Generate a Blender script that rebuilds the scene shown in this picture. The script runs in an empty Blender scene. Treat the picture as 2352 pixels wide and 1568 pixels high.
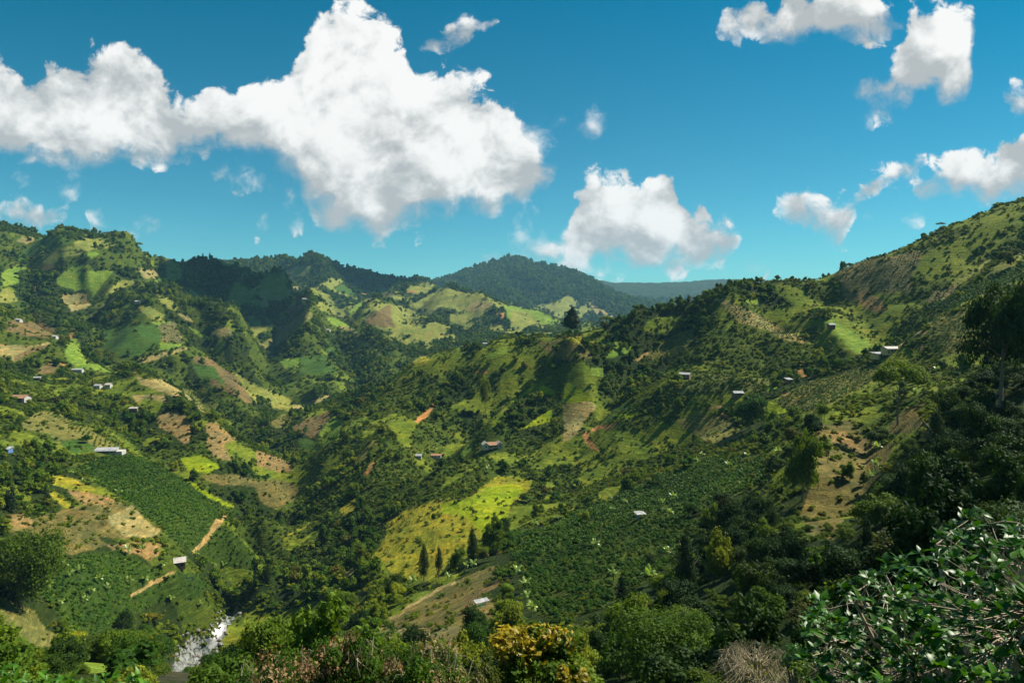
import bpy, math, random
import numpy as np
from math import radians, sin, cos, atan2, hypot, pi
random.seed(7); rng = np.random.default_rng(11)
S = bpy.context.scene
COL = S.collection

# ------------------------------------------------------------------ camera, light, exposure
PW, PH, PF = 2352.0, 1568.0, 1568.0            # the picture measured in units of 2352 x 1568; 24 mm lens
PITCH = math.atan(84 / PF)
cam_d = bpy.data.cameras.new('camera'); cam_d.sensor_width = 36; cam_d.lens = 24
cam_d.clip_start = .1; cam_d.clip_end = 60000
cam = bpy.data.objects.new('camera', cam_d); COL.objects.link(cam)
cam.location = (0, 0, 0); cam.rotation_euler = (pi / 2 - PITCH, 0, 0); S.camera = cam
SUN_AZ, SUN_EL = radians(68), radians(50)      # azimuth clockwise from the view direction (+Y)
sun_d = bpy.data.lights.new('sun', 'SUN'); sun_d.energy = 5.0; sun_d.angle = radians(.53); sun_d.color = (1, .93, .80)
sun = bpy.data.objects.new('sun', sun_d); COL.objects.link(sun)
sun.rotation_euler = (pi / 2 - SUN_EL, 0, -SUN_AZ + pi)
S.view_settings.view_transform = 'Standard'; S.view_settings.look = 'None'
S.view_settings.exposure = 0.82; S.view_settings.gamma = 1; S.view_settings.use_curve_mapping = False
S.cycles.use_denoising = True; S.cycles.denoiser = 'OPENIMAGEDENOISE'; S.cycles.denoising_input_passes = 'RGB_ALBEDO_NORMAL'; S.cycles.denoising_prefilter = 'ACCURATE'
S.cycles.max_bounces = 5; S.cycles.diffuse_bounces = 2; S.cycles.glossy_bounces = 1; S.cycles.transmission_bounces = 2
S.cycles.volume_bounces = 0; S.cycles.transparent_max_bounces = 4; S.cycles.sample_clamp_indirect = 2.0
S.cycles.caustics_reflective = False; S.cycles.caustics_refractive = False

def ray(px, py):                               # picture point -> (azimuth, tangent of elevation)
    x = (px - PW / 2) / PF; y = -(py - PH / 2) / PF
    Y = cos(PITCH) + y * sin(PITCH); Z = -sin(PITCH) + y * cos(PITCH)
    return np.arctan2(x, Y), Z / np.hypot(x, Y)
def uv_of(px, py):
    x = (px - PW / 2) / PF; y = -(py - PH / 2) / PF
    Y = cos(PITCH) + y * sin(PITCH); Z = -sin(PITCH) + y * cos(PITCH)
    return x / Y, Z / Y
def project(X, Y, Z):                          # world -> picture point
    f = Y * cos(PITCH) - Z * sin(PITCH); up = Y * sin(PITCH) + Z * cos(PITCH)
    f = np.where(f < .1, .1, f)
    return PW / 2 + PF * X / f, PH / 2 - PF * up / f

# ------------------------------------------------------------------ node helper
class NT:
    def __init__(s, tree): s.t = tree; s.n = tree.nodes; s.l = tree.links
    def new(s, typ, **kw):
        nd = s.n.new(typ)
        for k, v in kw.items(): setattr(nd, k, v)
        return nd
    def set(s, sock, v):
        if isinstance(v, bpy.types.NodeSocket): s.l.new(v, sock)
        elif v is not None:
            try: sock.default_value = v
            except Exception: sock.default_value = (v[0], v[1], v[2])
    def math(s, op, a, b=None, c=None, clamp=False):
        nd = s.new('ShaderNodeMath', operation=op, use_clamp=clamp)
        s.set(nd.inputs[0], a)
        if b is not None: s.set(nd.inputs[1], b)
        if c is not None: s.set(nd.inputs[2], c)
        return nd.outputs[0]
    def ramp(s, v, a, b, c=0., d=1., smooth=True):
        nd = s.new('ShaderNodeMapRange', interpolation_type='SMOOTHSTEP' if smooth else 'LINEAR')
        s.set(nd.inputs['Value'], v)
        for k, x in zip(('From Min', 'From Max', 'To Min', 'To Max'), (a, b, c, d)): s.set(nd.inputs[k], x)
        return nd.outputs['Result']
    def noise(s, vec, scale, detail=4, rough=.55, dist=0., out='Fac'):
        nd = s.new('ShaderNodeTexNoise'); s.set(nd.inputs['Vector'], vec)
        nd.inputs['Scale'].default_value = scale; nd.inputs['Detail'].default_value = detail
        nd.inputs['Roughness'].default_value = rough; nd.inputs['Distortion'].default_value = dist
        return nd.outputs[out]
    def mix(s, f, a, b, mode='MIX'):
        nd = s.new('ShaderNodeMix', data_type='RGBA', blend_type=mode)
        s.set(nd.inputs[0], f)
        for i, v in ((6, a), (7, b)):
            if isinstance(v, (tuple, list)): v = (v[0], v[1], v[2], 1)
            s.set(nd.inputs[i], v)
        return nd.outputs[2]
    def vec(s, x, y, z):
        nd = s.new('ShaderNodeCombineXYZ')
        for i, v in enumerate((x, y, z)): s.set(nd.inputs[i], v)
        return nd.outputs[0]

# ------------------------------------------------------------------ sky
world = bpy.data.worlds.new('World'); S.world = world; world.use_nodes = True
world.cycles.sampling_method = 'MANUAL'; world.cycles.sample_map_resolution = 512
W = NT(world.node_tree); W.n.clear()
sky = W.new('ShaderNodeTexSky', sky_type='NISHITA', sun_disc=False)
sky.sun_elevation = SUN_EL; sky.sun_rotation = SUN_AZ; sky.altitude = 1800; sky.air_density = 1.0; sky.dust_density = .15; sky.ozone_density = 2.2
SKY_STR = 0.061
tc = W.new('ShaderNodeTexCoord')
sep = W.new('ShaderNodeSeparateXYZ'); W.l.new(tc.outputs['Generated'], sep.inputs[0])
dy = W.math('MAXIMUM', sep.outputs[1], .08)
U = W.math('DIVIDE', sep.outputs[0], dy); V = W.math('DIVIDE', sep.outputs[2], dy)
blue = W.mix(1., sky.outputs[0], (.0, .76, .80), 'MULTIPLY')
# far down towards the skyline the photographed blue is paler
low = W.ramp(V, -.05, .43, 1., 0., False)
blue = W.mix(low, blue, W.mix(1., sky.outputs[0], (.42, .92, .86), 'MULTIPLY'))
P0 = W.vec(U, V, 0.)
warp = W.noise(P0, 7., 3, .5, out='Color')
wv = W.new('ShaderNodeVectorMath', operation='MULTIPLY_ADD')
W.l.new(warp, wv.inputs[0]); wv.inputs[1].default_value = (.05, .05, 0); 
wv2 = W.new('ShaderNodeVectorMath', operation='ADD'); wv2.inputs[1].default_value = (-.025, -.025, 0)
W.l.new(P0, wv.inputs[2]); W.l.new(wv.outputs[0], wv2.inputs[0])
sw = W.new('ShaderNodeSeparateXYZ'); W.l.new(wv2.outputs[0], sw.inputs[0])
Uw, Vw = sw.outputs[0], sw.outputs[1]
U01 = W.ramp(Uw, -1., 1., 0., 1., False)
def curve(pts, pad, first_pad, last_pad):
    """float curve over azimuth; beyond its ends it closes the cloud"""
    nd = W.new('ShaderNodeFloatCurve'); W.l.new(U01, nd.inputs['Value'])
    cv = nd.mapping.curves[0]; nd.mapping.use_clip = False
    q = []
    for px, py in pts:
        u, v = uv_of(px, py); q.append(((u + 1) / 2, v))
    if first_pad: q.insert(0, (q[0][0] - .012, q[0][1] + pad))
    if last_pad: q.append((q[-1][0] + .012, q[-1][1] + pad))
    cv.points[0].location = q[0]; cv.points[1].location = q[-1]
    for a, b in q[1:-1]: cv.points.new(a, b)
    for p in cv.points: p.handle_type = 'AUTO_CLAMPED'
    nd.mapping.update()
    return nd.outputs[0]
CLOUDS = [  # top outline, bottom outline, strength
 ([(-60,110),(40,125),(120,150),(170,160),(230,130),(285,98),(330,118),(370,175),(400,212),(450,200),(500,165),(560,190),(610,160),(645,150),(690,80),(720,30),(780,2),(850,8),(900,45),(940,90),(970,150),(1010,150),(1060,178),(1120,212),(1180,240),(1220,290),(1260,340),(1285,375)],
  [(-60,355),(60,370),(150,395),(210,402),(270,385),(340,370),(420,365),(500,352),(560,360),(620,395),(680,430),(705,495),(740,522),(800,545),(860,541),(930,528),(1000,522),(1080,512),(1140,500),(1200,478),(1250,445),(1285,385)], 1., 1),
 ([(1190,585),(1225,540),(1280,522),(1330,415),(1375,385),(1420,398),(1470,425),(1540,408),(1565,455),(1620,480),(1660,500),(1690,540)],
  [(1190,592),(1225,606),(1300,618),(1340,620),(1400,615),(1450,630),(1500,637),(1560,628),(1620,612),(1660,590),(1690,550)], 1., 0),
 ([(1655,60),(1680,10),(1730,5),(1760,20),(1800,-30),(1900,-45),(1980,-20),(2065,45)],
  [(1655,85),(1680,108),(1705,80),(1740,100),(1780,132),(1850,122),(1920,112),(1990,105),(2065,70)], .75, 0),
 ([(1965,205),(2020,160),(2070,80),(2100,20),(2180,5),(2240,20),(2252,60)],
  [(1965,235),(2040,272),(2090,240),(2130,200),(2170,240),(2200,235),(2235,150),(2252,90)], .7, 0),
 ([(2095,440),(2140,390),(2190,360),(2230,340),(2260,350),(2310,292),(2420,270)],
  [(2095,452),(2150,477),(2200,482),(2270,472),(2420,440)], .9, 2),
 ([(1785,465),(1830,445),(1900,455),(1965,460),(2000,430),(2060,395),(2115,368)],
  [(1785,490),(1850,532),(1900,562),(1940,552),(1960,505),(1990,462),(2050,422),(2115,388)], .7, 0),
 ([(-60,470),(0,458),(60,448),(100,478),(155,476)], [(-60,520),(0,518),(60,532),(110,517),(155,492)], .5, 1),
 ([(1095,603),(1130,566),(1160,570),(1195,580)], [(1095,620),(1130,628),(1160,628),(1195,620)], .8, 0),
 ([(965,88),(1020,68),(1060,48),(1125,38)], [(965,108),(1030,117),(1070,112),(1085,75),(1125,52)], .42, 0),
 ([(2315,198),(2360,180),(2420,170)], [(2315,240),(2360,270),(2420,260)], .6, 2),
]
WISPS = [
 ([(500,378),(600,372),(700,385),(760,440)], [(500,398),(590,430),(690,455),(760,470)]),
 ([(40,392),(150,398),(250,408)], [(40,410),(150,442),(250,428)]),
 ([(225,488),(300,505),(370,495)], [(225,505),(300,540),(370,535)]),
 ([(585,490),(640,478),(690,470)], [(585,512),(640,517),(690,500)]),
 ([(1215,285),(1300,250),(1380,245)], [(1215,310),(1300,335),(1380,300)]),
 ([(1170,520),(1200,490),(1260,480)], [(1170,560),(1200,570),(1260,540)]),
 ([(1705,582),(1730,575),(1755,580)], [(1705,600),(1730,612),(1755,600)]),
 ([(1950,270),(1990,262)], [(1950,300),(1990,300)]),
 ([(2000,490),(2060,470),(2120,480)], [(2000,510),(2060,520),(2120,510)]),
]
def field(top, bot, first, last):
    t = curve(top, -.08, first, last); b = curve(bot, .08, first, last)
    up = W.math('SUBTRACT', t, Vw); dn = W.math('SUBTRACT', Vw, b)
    return W.math('MULTIPLY', W.math('MINIMUM', up, dn), 25.), dn
F = None; G = None
for top, bot, st, side in CLOUDS:
    f, dn = field(top, bot, side != 1, side != 2)
    near_ = W.math('MULTIPLY', W.ramp(f, -.3, .4), W.ramp(dn, .0, .085, 1., 0.))
    G = near_ if G is None else W.math('MAXIMUM', G, near_)
    f = W.math('MINIMUM', f, 1.6 * st + .15)
    F = f if F is None else W.math('MAXIMUM', F, f)
WSP = None
for top, bot in WISPS:
    f, dn = field(top, bot, True, True)
    m_ = W.ramp(f, -.5, .0); WSP = m_ if WSP is None else W.math('MAXIMUM', WSP, m_)
    f = W.math('MINIMUM', f, .02)
    F = W.math('MAXIMUM', F, f)
# clouds that go on outside the picture
out = W.ramp(W.math('ABSOLUTE', U), .86, 1.05)
out = W.math('MAXIMUM', out, W.ramp(V, .60, .75))
out = W.math('MAXIMUM', out, W.ramp(sep.outputs[1], .2, .1))
gen = W.new('ShaderNodeVectorMath', operation='MULTIPLY'); W.l.new(tc.outputs['Generated'], gen.inputs[0]); gen.inputs[1].default_value = (1, 1, 2)
gn = W.ramp(W.noise(gen.outputs[0], 2.2, 4, .5), .5, .72, -1.2, 1.4, False)
F = W.math('ADD', W.math('MULTIPLY', F, W.math('SUBTRACT', 1., out)), W.math('MULTIPLY', gn, out))
nv = W.new('ShaderNodeVectorMath', operation='MULTIPLY'); W.l.new(P0, nv.inputs[0]); nv.inputs[1].default_value = (1, 1.1, 1)
PN = W.mix(out, nv.outputs[0], gen.outputs[0])
n1 = W.noise(PN, 11., 9, .62, .3)
bil = W.new('ShaderNodeTexVoronoi', feature='SMOOTH_F1'); W.l.new(wv2.outputs[0], bil.inputs['Vector'])
bil.inputs['Scale'].default_value = 24; bil.inputs['Smoothness'].default_value = .5
puff = W.math('SUBTRACT', .45, bil.outputs['Distance'])
n2_ = W.noise(PN, 34., 7, .62, .6)
nn = W.math('ADD', W.math('MULTIPLY', W.math('SUBTRACT', n1, .47), 2.5), W.math('MULTIPLY', puff, 1.3))
nn = W.math('ADD', nn, W.math('MULTIPLY', W.math('SUBTRACT', n2_, .5), 1.9))
D = W.math('ADD', F, nn)
dens = W.ramp(D, W.math('MULTIPLY', G, -.35), W.math('ADD', .42, W.math('ADD', W.math('MULTIPLY', G, .7), W.math('MULTIPLY', WSP, 1.1))))
# light and shade inside the clouds: thickness sampled towards the sun
off = W.new('ShaderNodeVectorMath', operation='ADD'); W.l.new(PN, off.inputs[0]); off.inputs[1].default_value = (.022, .030, 0)
n1b = W.noise(off.outputs[0], 11., 5, .55, .3)
n1a = W.noise(PN, 11., 5, .55, .3)
relief = W.math('MULTIPLY', W.math('SUBTRACT', n1a, n1b), 1.25)
big = W.noise(PN, 4.2, 3, .5)
thick = W.ramp(F, .3, 2.2)
shade = W.math('ADD', W.math('ADD', .80, relief), W.math('MULTIPLY', W.ramp(big, .42, .62), -.20))
shade = W.math('ADD', shade, W.math('MULTIPLY', G, -.34))
shade = W.math('ADD', shade, W.math('MULTIPLY', W.math('SUBTRACT', n2_, .5), .35))
shade = W.math('MINIMUM', W.math('MAXIMUM', shade, .45), .95)
ccol = W.mix(W.ramp(shade, .40, .86), (.44, .47, .48), (.93, .93, .91))
bg1 = W.new('ShaderNodeBackground'); W.l.new(blue, bg1.inputs[0]); bg1.inputs[1].default_value = SKY_STR
bg2 = W.new('ShaderNodeBackground'); W.l.new(ccol, bg2.inputs[0]); bg2.inputs[1].default_value = .60
ms = W.new('ShaderNodeMixShader'); W.l.new(dens, ms.inputs[0]); W.l.new(bg1.outputs[0], ms.inputs[1]); W.l.new(bg2.outputs[0], ms.inputs[2])
wo = W.new('ShaderNodeOutputWorld'); W.l.new(ms.outputs[0], wo.inputs[0])

# ------------------------------------------------------------------ terrain: measured points (picture x, picture y, range in metres)
CREST = [
 [(1330,640,8200),(1400,650,8200),(1450,660,8200),(1520,657,8200),(1600,652,8200),(1660,643,8200),(1760,650,8200),(1900,660,8200),(2400,670,8200)],
 [(960,670,5200),(1040,643,5200),(1095,616,5200),(1150,602,5200),(1185,586,5200),(1235,612,5200),(1290,620,5200),(1340,634,5200),(1380,652,5000),(1430,678,4700),(1500,700,4400)],
 [(300,620,3500),(480,615,3500),(560,603,3500),(600,595,3500),(655,591,3500),(720,605,3400),(800,615,3300),(860,630,3200),(920,643,3100),(980,655,3000)],
 [(940,668,2650),(1000,656,2600),(1030,654,2550),(1080,672,2500),(1150,693,2450),(1230,715,2400),(1300,745,2300)],
 [(800,735,2050),(870,712,2000),(900,704,2000),(960,718,2000),(1040,745,1950),(1100,765,1900)],
 [(-80,510,2000),(0,520,1950),(60,530,1900),(130,552,1850),(200,547,1800),(260,556,1800),(320,582,1850),(380,597,1950),(440,602,2000),(490,594,2000),(540,614,2050),(600,640,2000),(650,658,1950)],
 [(300,580,1700),(350,620,1600),(400,652,1500),(450,690,1430),(500,728,1380),(540,757,1330),(560,800,1280)],
 [(650,665,1900),(700,682,1780),(740,705,1720),(790,745,1640),(850,785,1560),(890,810,1500)],
 [(200,700,1400),(290,705,1360),(340,735,1300),(420,770,1230),(480,820,1160),(540,870,1110),(600,930,1050)],
 [(0,700,1250),(90,735,1150),(170,790,1020),(260,850,940),(330,885,900),(400,900,860),(450,925,820),(520,985,760),(600,1045,700),(680,1110,640)],
 # the long near spur on the right: its skyline, falling to the left behind the river
 [(2460,430,900),(2352,470,880),(2250,500,860),(2180,525,840),(2100,560,820),(2020,598,800),(1920,606,770),(1830,630,750),(1760,642,740),(1700,650,730),(1620,672,720),(1560,695,710),(1480,730,700),(1400,758,700),(1312,778,700),(1240,778,720),(1180,785,750),(1100,800,800),(1030,820,860),(950,850,930),(870,885,980),(780,935,1000),(700,970,1000),(640,985,980)],
]
PTS = [
 # far flanks
 (1150,660,4300),(1250,680,4200),(1350,705,4000),(1300,742,3300),(1400,740,3500),(1450,710,5600),(1550,690,6500),
 (620,640,3000),(700,640,2950),(800,680,2750),(700,665,2700),(880,690,2600),(930,700,2500),
 (1000,720,2250),(1080,740,2250),(1180,752,2150),(1250,758,2150),
 (900,760,1850),(960,790,1750),(1050,775,1800),(830,740,1850),(930,815,1400),(860,790,1650),(1000,795,1600),
 (560,700,1800),(620,720,1700),(560,770,1500),(600,800,1400),(640,700,1750),
 (620,760,1600),(700,780,1450),(650,850,1250),(760,850,1250),(820,850,1250),(720,905,1120),(600,880,1180),(680,930,1060),(620,950,1020),
 # big left mountain faces
 (0,600,1650),(100,620,1600),(200,640,1550),(60,680,1400),(170,690,1420),(260,660,1500),(330,660,1480),(300,690,1420),(240,735,1360),(400,720,1330),
 (120,720,1280),(210,770,1180),(330,790,1130),(400,800,1120),(300,840,1010),(420,880,950),(500,870,1030),(570,930,950),(560,900,1000),(520,960,880),(610,985,850),(640,960,960),
 # near left spur, town side
 (0,760,1050),(80,790,960),(0,850,850),(100,870,820),(200,880,800),(45,917,700),(150,950,650),(250,950,680),(350,970,650),(450,1000,650),(540,1060,620),(620,1110,590),
 (100,980,600),(250,1038,530),(350,1080,500),(430,1090,520),(300,1120,460),(450,1200,430),(530,1180,455),(590,1300,400),(450,1280,400),(600,1180,500),
 (60,1100,470),(120,1170,420),(250,1170,420),(360,1220,400),(30,1240,360),(200,1250,370),(340,1240,390),(60,1300,330),(200,1310,340),(400,1300,370),(300,1380,335),(480,1340,390),(150,1400,300),(100,1500,260),(250,1500,285),(0,1420,270),(180,1565,255),(330,1480,310),
 # river bed
 (400,1568,325),(420,1530,345),(450,1500,360),(500,1450,395),(530,1400,435),(590,1330,490),(640,1260,545),(670,1180,610),(690,1120,670),(680,1060,730),(650,1010,820),
 # right bank woods
 (560,1500,330),(620,1430,370),(700,1330,420),(760,1230,480),(800,1130,540),(760,1060,640),(760,1000,740),(850,1000,690),(900,930,780),(700,1010,800),
 (900,1120,510),(950,1050,560),(1000,960,660),(1050,900,720),(1130,1030,545),(1050,1080,500),(1120,860,700),(1200,900,640),
 (860,1300,345),(900,1230,390),(1000,1200,380),(1100,1150,410),(1200,1130,420),(970,1320,310),(1100,1230,350),(880,1400,265),(1000,1400,235),(1100,1385,215),(1150,1310,260),(1000,1360,255),(880,1445,225),(1000,1450,190),(1100,1480,160),
 # front of the right hill
 (1330,900,610),(1350,960,560),(1400,1000,520),(1312,830,650),(1450,880,600),(1500,830,660),(1570,870,600),(1560,790,670),(1650,750,660),(1700,700,690),(1750,760,640),(1700,830,600),(1690,910,520),(1810,880,530),
 (1300,1080,480),(1450,1050,460),(1560,960,500),(1650,1000,450),(1750,960,460),(1850,910,440),(1960,870,470),(1300,1180,370),(1470,1190,270),(1560,1100,350),(1700,1080,340),
 (1850,800,600),(1900,830,560),(1950,780,600),(1980,840,560),(2000,700,700),(1900,680,740),(1920,760,620),(2050,740,640),(2150,640,700),(2030,820,520),(2130,780,520),(2200,740,520),(2300,720,490),(2250,620,640),(2352,600,640),(2100,830,480),(2230,830,430),
 (1900,980,330),(2000,960,320),(1960,1060,260),(1900,1120,240),(1980,1150,215),(2050,1000,285),(2080,900,330),(2150,930,270),(2250,900,230),(2352,880,210),(2200,1000,190),(2352,1020,140),(2250,1100,120),(2100,1120,150),
 (1800,1180,220),(1700,1220,215),(1600,1260,210),(1450,1300,195),(1300,1330,215),(1300,1450,135),(1500,1400,145),(1650,1380,130),(1800,1320,130),(1950,1280,120),(2100,1250,95),(2320,1250,62),
 (1300,1568,95),(1450,1568,80),(1600,1568,70),(1750,1568,62),(1900,1500,65),(2050,1400,62),(2200,1400,50),(2352,1400,42),(1150,1568,115),(1000,1568,130),(850,1568,150),(700,1568,180),(560,1568,230),(450,1600,280),(300,1620,250),(100,1640,230),(0,1660,210),
]
tp, rp, vp = [], [], []
def addp(th, R, v): tp.append(th); rp.append(math.log(R)); vp.append(v)
for line in CREST:
    for (a, b) in zip(line[:-1], line[1:]):
        n = max(1, int(abs(b[0] - a[0]) / 45))
        for k in range(n):
            f = k / n
            px, py, R = (a[i] + (b[i] - a[i]) * f for i in range(3))
            th, v = ray(px, py); addp(th, R, v)
            if k == 0: addp(th, R * 1.10, v - .032)
    th, v = ray(line[-1][0], line[-1][1]); addp(th, line[-1][2], v)
for p in PTS:
    th, v = ray(p[0], p[1]); addp(th, p[2], v)
for k in range(-17, 18):                        # ground under and around the viewpoint, land all the way round
    th = radians(k * 10)
    inside = abs(k) <= 4
    addp(th, 2.2, -.78 + .25 * (abs(k) > 8)); addp(th, 8, -.72 + .3 * (abs(k) > 7)); addp(th, 20, -.68 + .3 * (abs(k) > 6))
    if inside: addp(th, 45, -.64)
    addp(th, 13000, -.03)
    if not inside:
        for R, v in ((60, -.4), (150, -.25), (400, -.12), (900, .06), (2200, .08), (5500, .03)):
            addp(th, R, v if abs(k) < 9 else v * .5 + .08 * sin(k * 1.3))
for th in (-.72, -.66): addp(th, 30, -.66)
tp, rp, vp = map(np.array, (tp, rp, vp))
def rbf_grid(tg, sg):
    """smooth surface through the measured points, in (azimuth, log range)"""
    d = np.hypot(tp[:, None] - tp[None], rp[:, None] - rp[None])
    n = len(tp); A = np.zeros((n + 3, n + 3)); A[:n, :n] = -d + np.eye(n) * -.002
    A[:n, n] = A[n, :n] = 1; A[:n, n + 1] = A[n + 1, :n] = tp; A[:n, n + 2] = A[n + 2, :n] = rp
    w = np.linalg.solve(A, np.concatenate([vp, [0, 0, 0]]))
    T, SS = np.meshgrid(tg, sg, indexing='ij'); o = np.zeros(T.shape)
    for i in range(n): o -= w[i] * np.hypot(T - tp[i], SS - rp[i])
    return o + w[n] + w[n + 1] * T + w[n + 2] * SS
TG = np.concatenate([np.linspace(-pi, -.8, 40)[:-1], np.linspace(-.8, .8, 430), np.linspace(.8, pi, 40)[1:]])
SG = np.linspace(math.log(2.0), math.log(14000), 480)
VG = rbf_grid(TG, SG)
# (folds are laid on after the first surface is known, see below)
for _ in range(1):
    VG[1:-1, 1:-1] = (VG[1:-1, 1:-1] * 4 + VG[:-2, 1:-1] + VG[2:, 1:-1] + VG[1:-1, :-2] + VG[1:-1, 2:]) / 8

FOLDS = [  # picture points along a spur (+) or ravine (-), half width and height in metres
 ([(1200,785),(1110,850),(1010,935),(930,1010),(850,1090)],75,26), ([(1240,840),(1150,900),(1060,985),(980,1060)],50,-13), ([(1300,862),(1215,925),(1130,1000)],42,18),
 ([(1312,868),(1345,905),(1365,935)],30,12), ([(1385,930),(1370,980),(1330,1020)],30,-13), ([(1462,750),(1430,805),(1370,850),(1310,868)],55,18), ([(1540,760),(1470,840),(1420,880)],48,-17),
 ([(1668,722),(1630,755),(1590,790),(1540,830)],50,13), ([(1690,715),(1760,760),(1830,790)],48,9), ([(1760,680),(1840,740),(1900,790)],50,-22), ([(1880,735),(1940,780),(1990,808)],42,18),
 ([(2300,560),(2170,660),(2080,740),(2010,800)],60,-28), ([(2330,560),(2200,640),(2130,690)],60,16), ([(1700,905),(1560,930),(1440,960),(1345,990)],45,15), ([(1560,980),(1450,1040),(1330,1090),(1200,1130)],48,-14),
 ([(1140,1060),(1060,1090),(1000,1130)],40,11), ([(1900,960),(1880,1050),(1860,1140)],28,9), ([(1990,1010),(1985,1080),(1990,1150)],22,-7), ([(1000,840),(900,930),(800,1010),(740,1080)],60,20), ([(1080,840),(980,930),(880,1020)],40,-16),
 ([(300,580),(400,652),(500,728),(545,760)],110,44), ([(440,612),(500,690),(560,750)],95,-52), ([(458,600),(446,625),(434,650)],60,34), ([(215,700),(222,735),(190,770)],80,-36), ([(262,690),(205,735),(180,760)],50,22),
 ([(290,705),(340,735),(420,770),(480,820)],70,32), ([(470,800),(530,850),(590,905)],52,26), ([(430,850),(480,900),(540,950)],48,-22), ([(650,668),(715,690),(720,740),(700,800)],80,34), ([(640,700),(620,780),(610,850)],80,-38),
 ([(780,790),(820,840),(830,880)],60,-26), ([(740,705),(830,785),(890,815)],70,32), ([(300,960),(360,1030),(430,1080),(520,1150)],48,-15), ([(300,880),(400,960),(520,1040),(640,1100)],50,15), ([(130,550),(150,620),(120,680)],80,28), ([(60,560),(70,640),(40,700)],80,-30),
 ([(960,660),(900,700),(860,740)],120,40), ([(1000,660),(960,700),(930,730)],80,-30), ([(1030,655),(1100,700),(1150,740)],110,36), ([(720,608),(760,650),(740,680)],130,50), ([(640,600),(690,640),(690,665)],110,-40), ([(1200,635),(1235,660),(1290,690)],240,45), ([(1120,650),(1135,670),(1180,700)],220,40), ([(1165,640),(1190,665),(1230,700)],160,-40), ([(1340,660),(1370,680),(1400,705)],200,40),
 ([(1850,655),(1800,700),(1740,760)],40,-12), ([(1450,740),(1400,790),(1340,830)],36,-12), ([(1760,800),(1740,850),(1700,890)],35,-11), ([(1620,820),(1600,860),(1560,900)],35,10), ([(2250,700),(2180,750),(2120,800)],40,12), ([(1900,620),(1960,680),(2010,740)],50,-14),
]
_perm = rng.random((256, 256))
def vnoise(x, y):
    xi = np.floor(x).astype(np.int64); yi = np.floor(y).astype(np.int64)
    fx = x - xi; fy = y - yi; fx = fx * fx * (3 - 2 * fx); fy = fy * fy * (3 - 2 * fy)
    a = _perm[xi & 255, yi & 255]; b = _perm[(xi + 1) & 255, yi & 255]; c = _perm[xi & 255, (yi + 1) & 255]; d = _perm[(xi + 1) & 255, (yi + 1) & 255]
    return (a * (1 - fx) + b * fx) * (1 - fy) + (c * (1 - fx) + d * fx) * fy
def fbm(x, y, o=4, g=.5):
    t = 0; amp = 1; tot = 0
    for k in range(o):
        t = t + amp * vnoise(x * 2 ** k * 1.03 + 17.3 * k, y * 2 ** k * .97 + 9.1 * k); tot += amp; amp *= g
    return t / tot
def base_v(th, s):
    i = np.interp(th, TG, np.arange(len(TG))); j = (s - SG[0]) / (SG[1] - SG[0])
    i = np.clip(i, 0, len(TG) - 1.001); j = np.clip(j, 0, len(SG) - 1.001)
    i0 = i.astype(int); j0 = j.astype(int); a = i - i0; b = j - j0
    return (VG[i0, j0] * (1 - a) + VG[i0 + 1, j0] * a) * (1 - b) + (VG[i0, j0 + 1] * (1 - a) + VG[i0 + 1, j0 + 1] * a) * b
def lay_folds():
    global VG
    T, SS = np.meshgrid(TG, SG, indexing='ij'); Rg = np.exp(SS); XG = np.sin(T) * Rg; YG = np.cos(T) * Rg
    VG0 = VG.copy(); acc = np.zeros(VG.shape)
    ss = np.linspace(math.log(60), math.log(10300), 2500)
    for pts, wd, hh in FOLDS:
        if pts[0][0] < 820 and pts[0][1] > 615: hh *= 1.35
        P = []
        for px, py in pts:
            th, v = ray(px, py); vv = base_v(np.full(ss.shape, th), ss); k = np.nonzero(vv >= v)[0]; R = math.exp(ss[k[0]]) if len(k) else None
            if R is None: R = math.exp(ss[int(np.argmax(vv))])
            P.append((sin(th) * R, cos(th) * R))
        best = np.full(VG.shape, 1e9); m = np.abs(T) < .8
        for (x1, y1), (x2, y2) in zip(P[:-1], P[1:]):
            L2 = (x2 - x1) ** 2 + (y2 - y1) ** 2 + 1e-6
            if L2 > (6 * wd) ** 2 * 4: continue
            t = np.clip(((XG - x1) * (x2 - x1) + (YG - y1) * (y2 - y1)) / L2, 0, 1)
            best = np.minimum(best, np.hypot(XG - x1 - t * (x2 - x1), YG - y1 - t * (y2 - y1)))
        q = np.clip(1 - best / wd, 0, 1); acc += hh * (q * q * (1.6 - .6 * q))
    VG = VG0 + acc / Rg
lay_folds()
def height(X, Y):
    R = np.maximum(np.hypot(X, Y), 2.01); th = np.arctan2(X, Y); s = np.log(R)
    z = R * base_v(th, s)
    # gullies and spurs of the slopes
    wx = 60 * (vnoise(X / 210, Y / 210) - .5); wy = 60 * (vnoise(X / 190 + 50, Y / 190) - .5)
    rid = 1 - np.abs(2 * fbm((X + wx) / 175, (Y + wy) / 175, 3) - 1) * 1.6
    rid2 = 1 - np.abs(2 * fbm((X + wx) / 46 + 31, (Y + wy) / 46, 3) - 1) * 1.6
    rid3 = 1 - np.abs(2 * fbm((X + wx * 3) / 620 + 3, (Y + wy * 3) / 620, 4) - 1) * 1.6
    k1 = np.clip((R - 120) / 900, 0, 1); k2 = np.clip((R - 40) / 300, 0, 1)
    z = z + (19 - 7 * np.clip((th + .05) / .2, 0, 1) * np.clip((1100 - R) / 200, 0, 1)) * k1 * (rid - .55) + 3.6 * k2 * (rid2 - .55) + 24 * np.clip((R - 1800) / 3500, 0, 1) * (rid3 - .6) * .8
    z = z + .5 * np.clip(R / 100, 0, 1) * (fbm(X / 5, Y / 5, 3) - .5)
    return z

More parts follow.
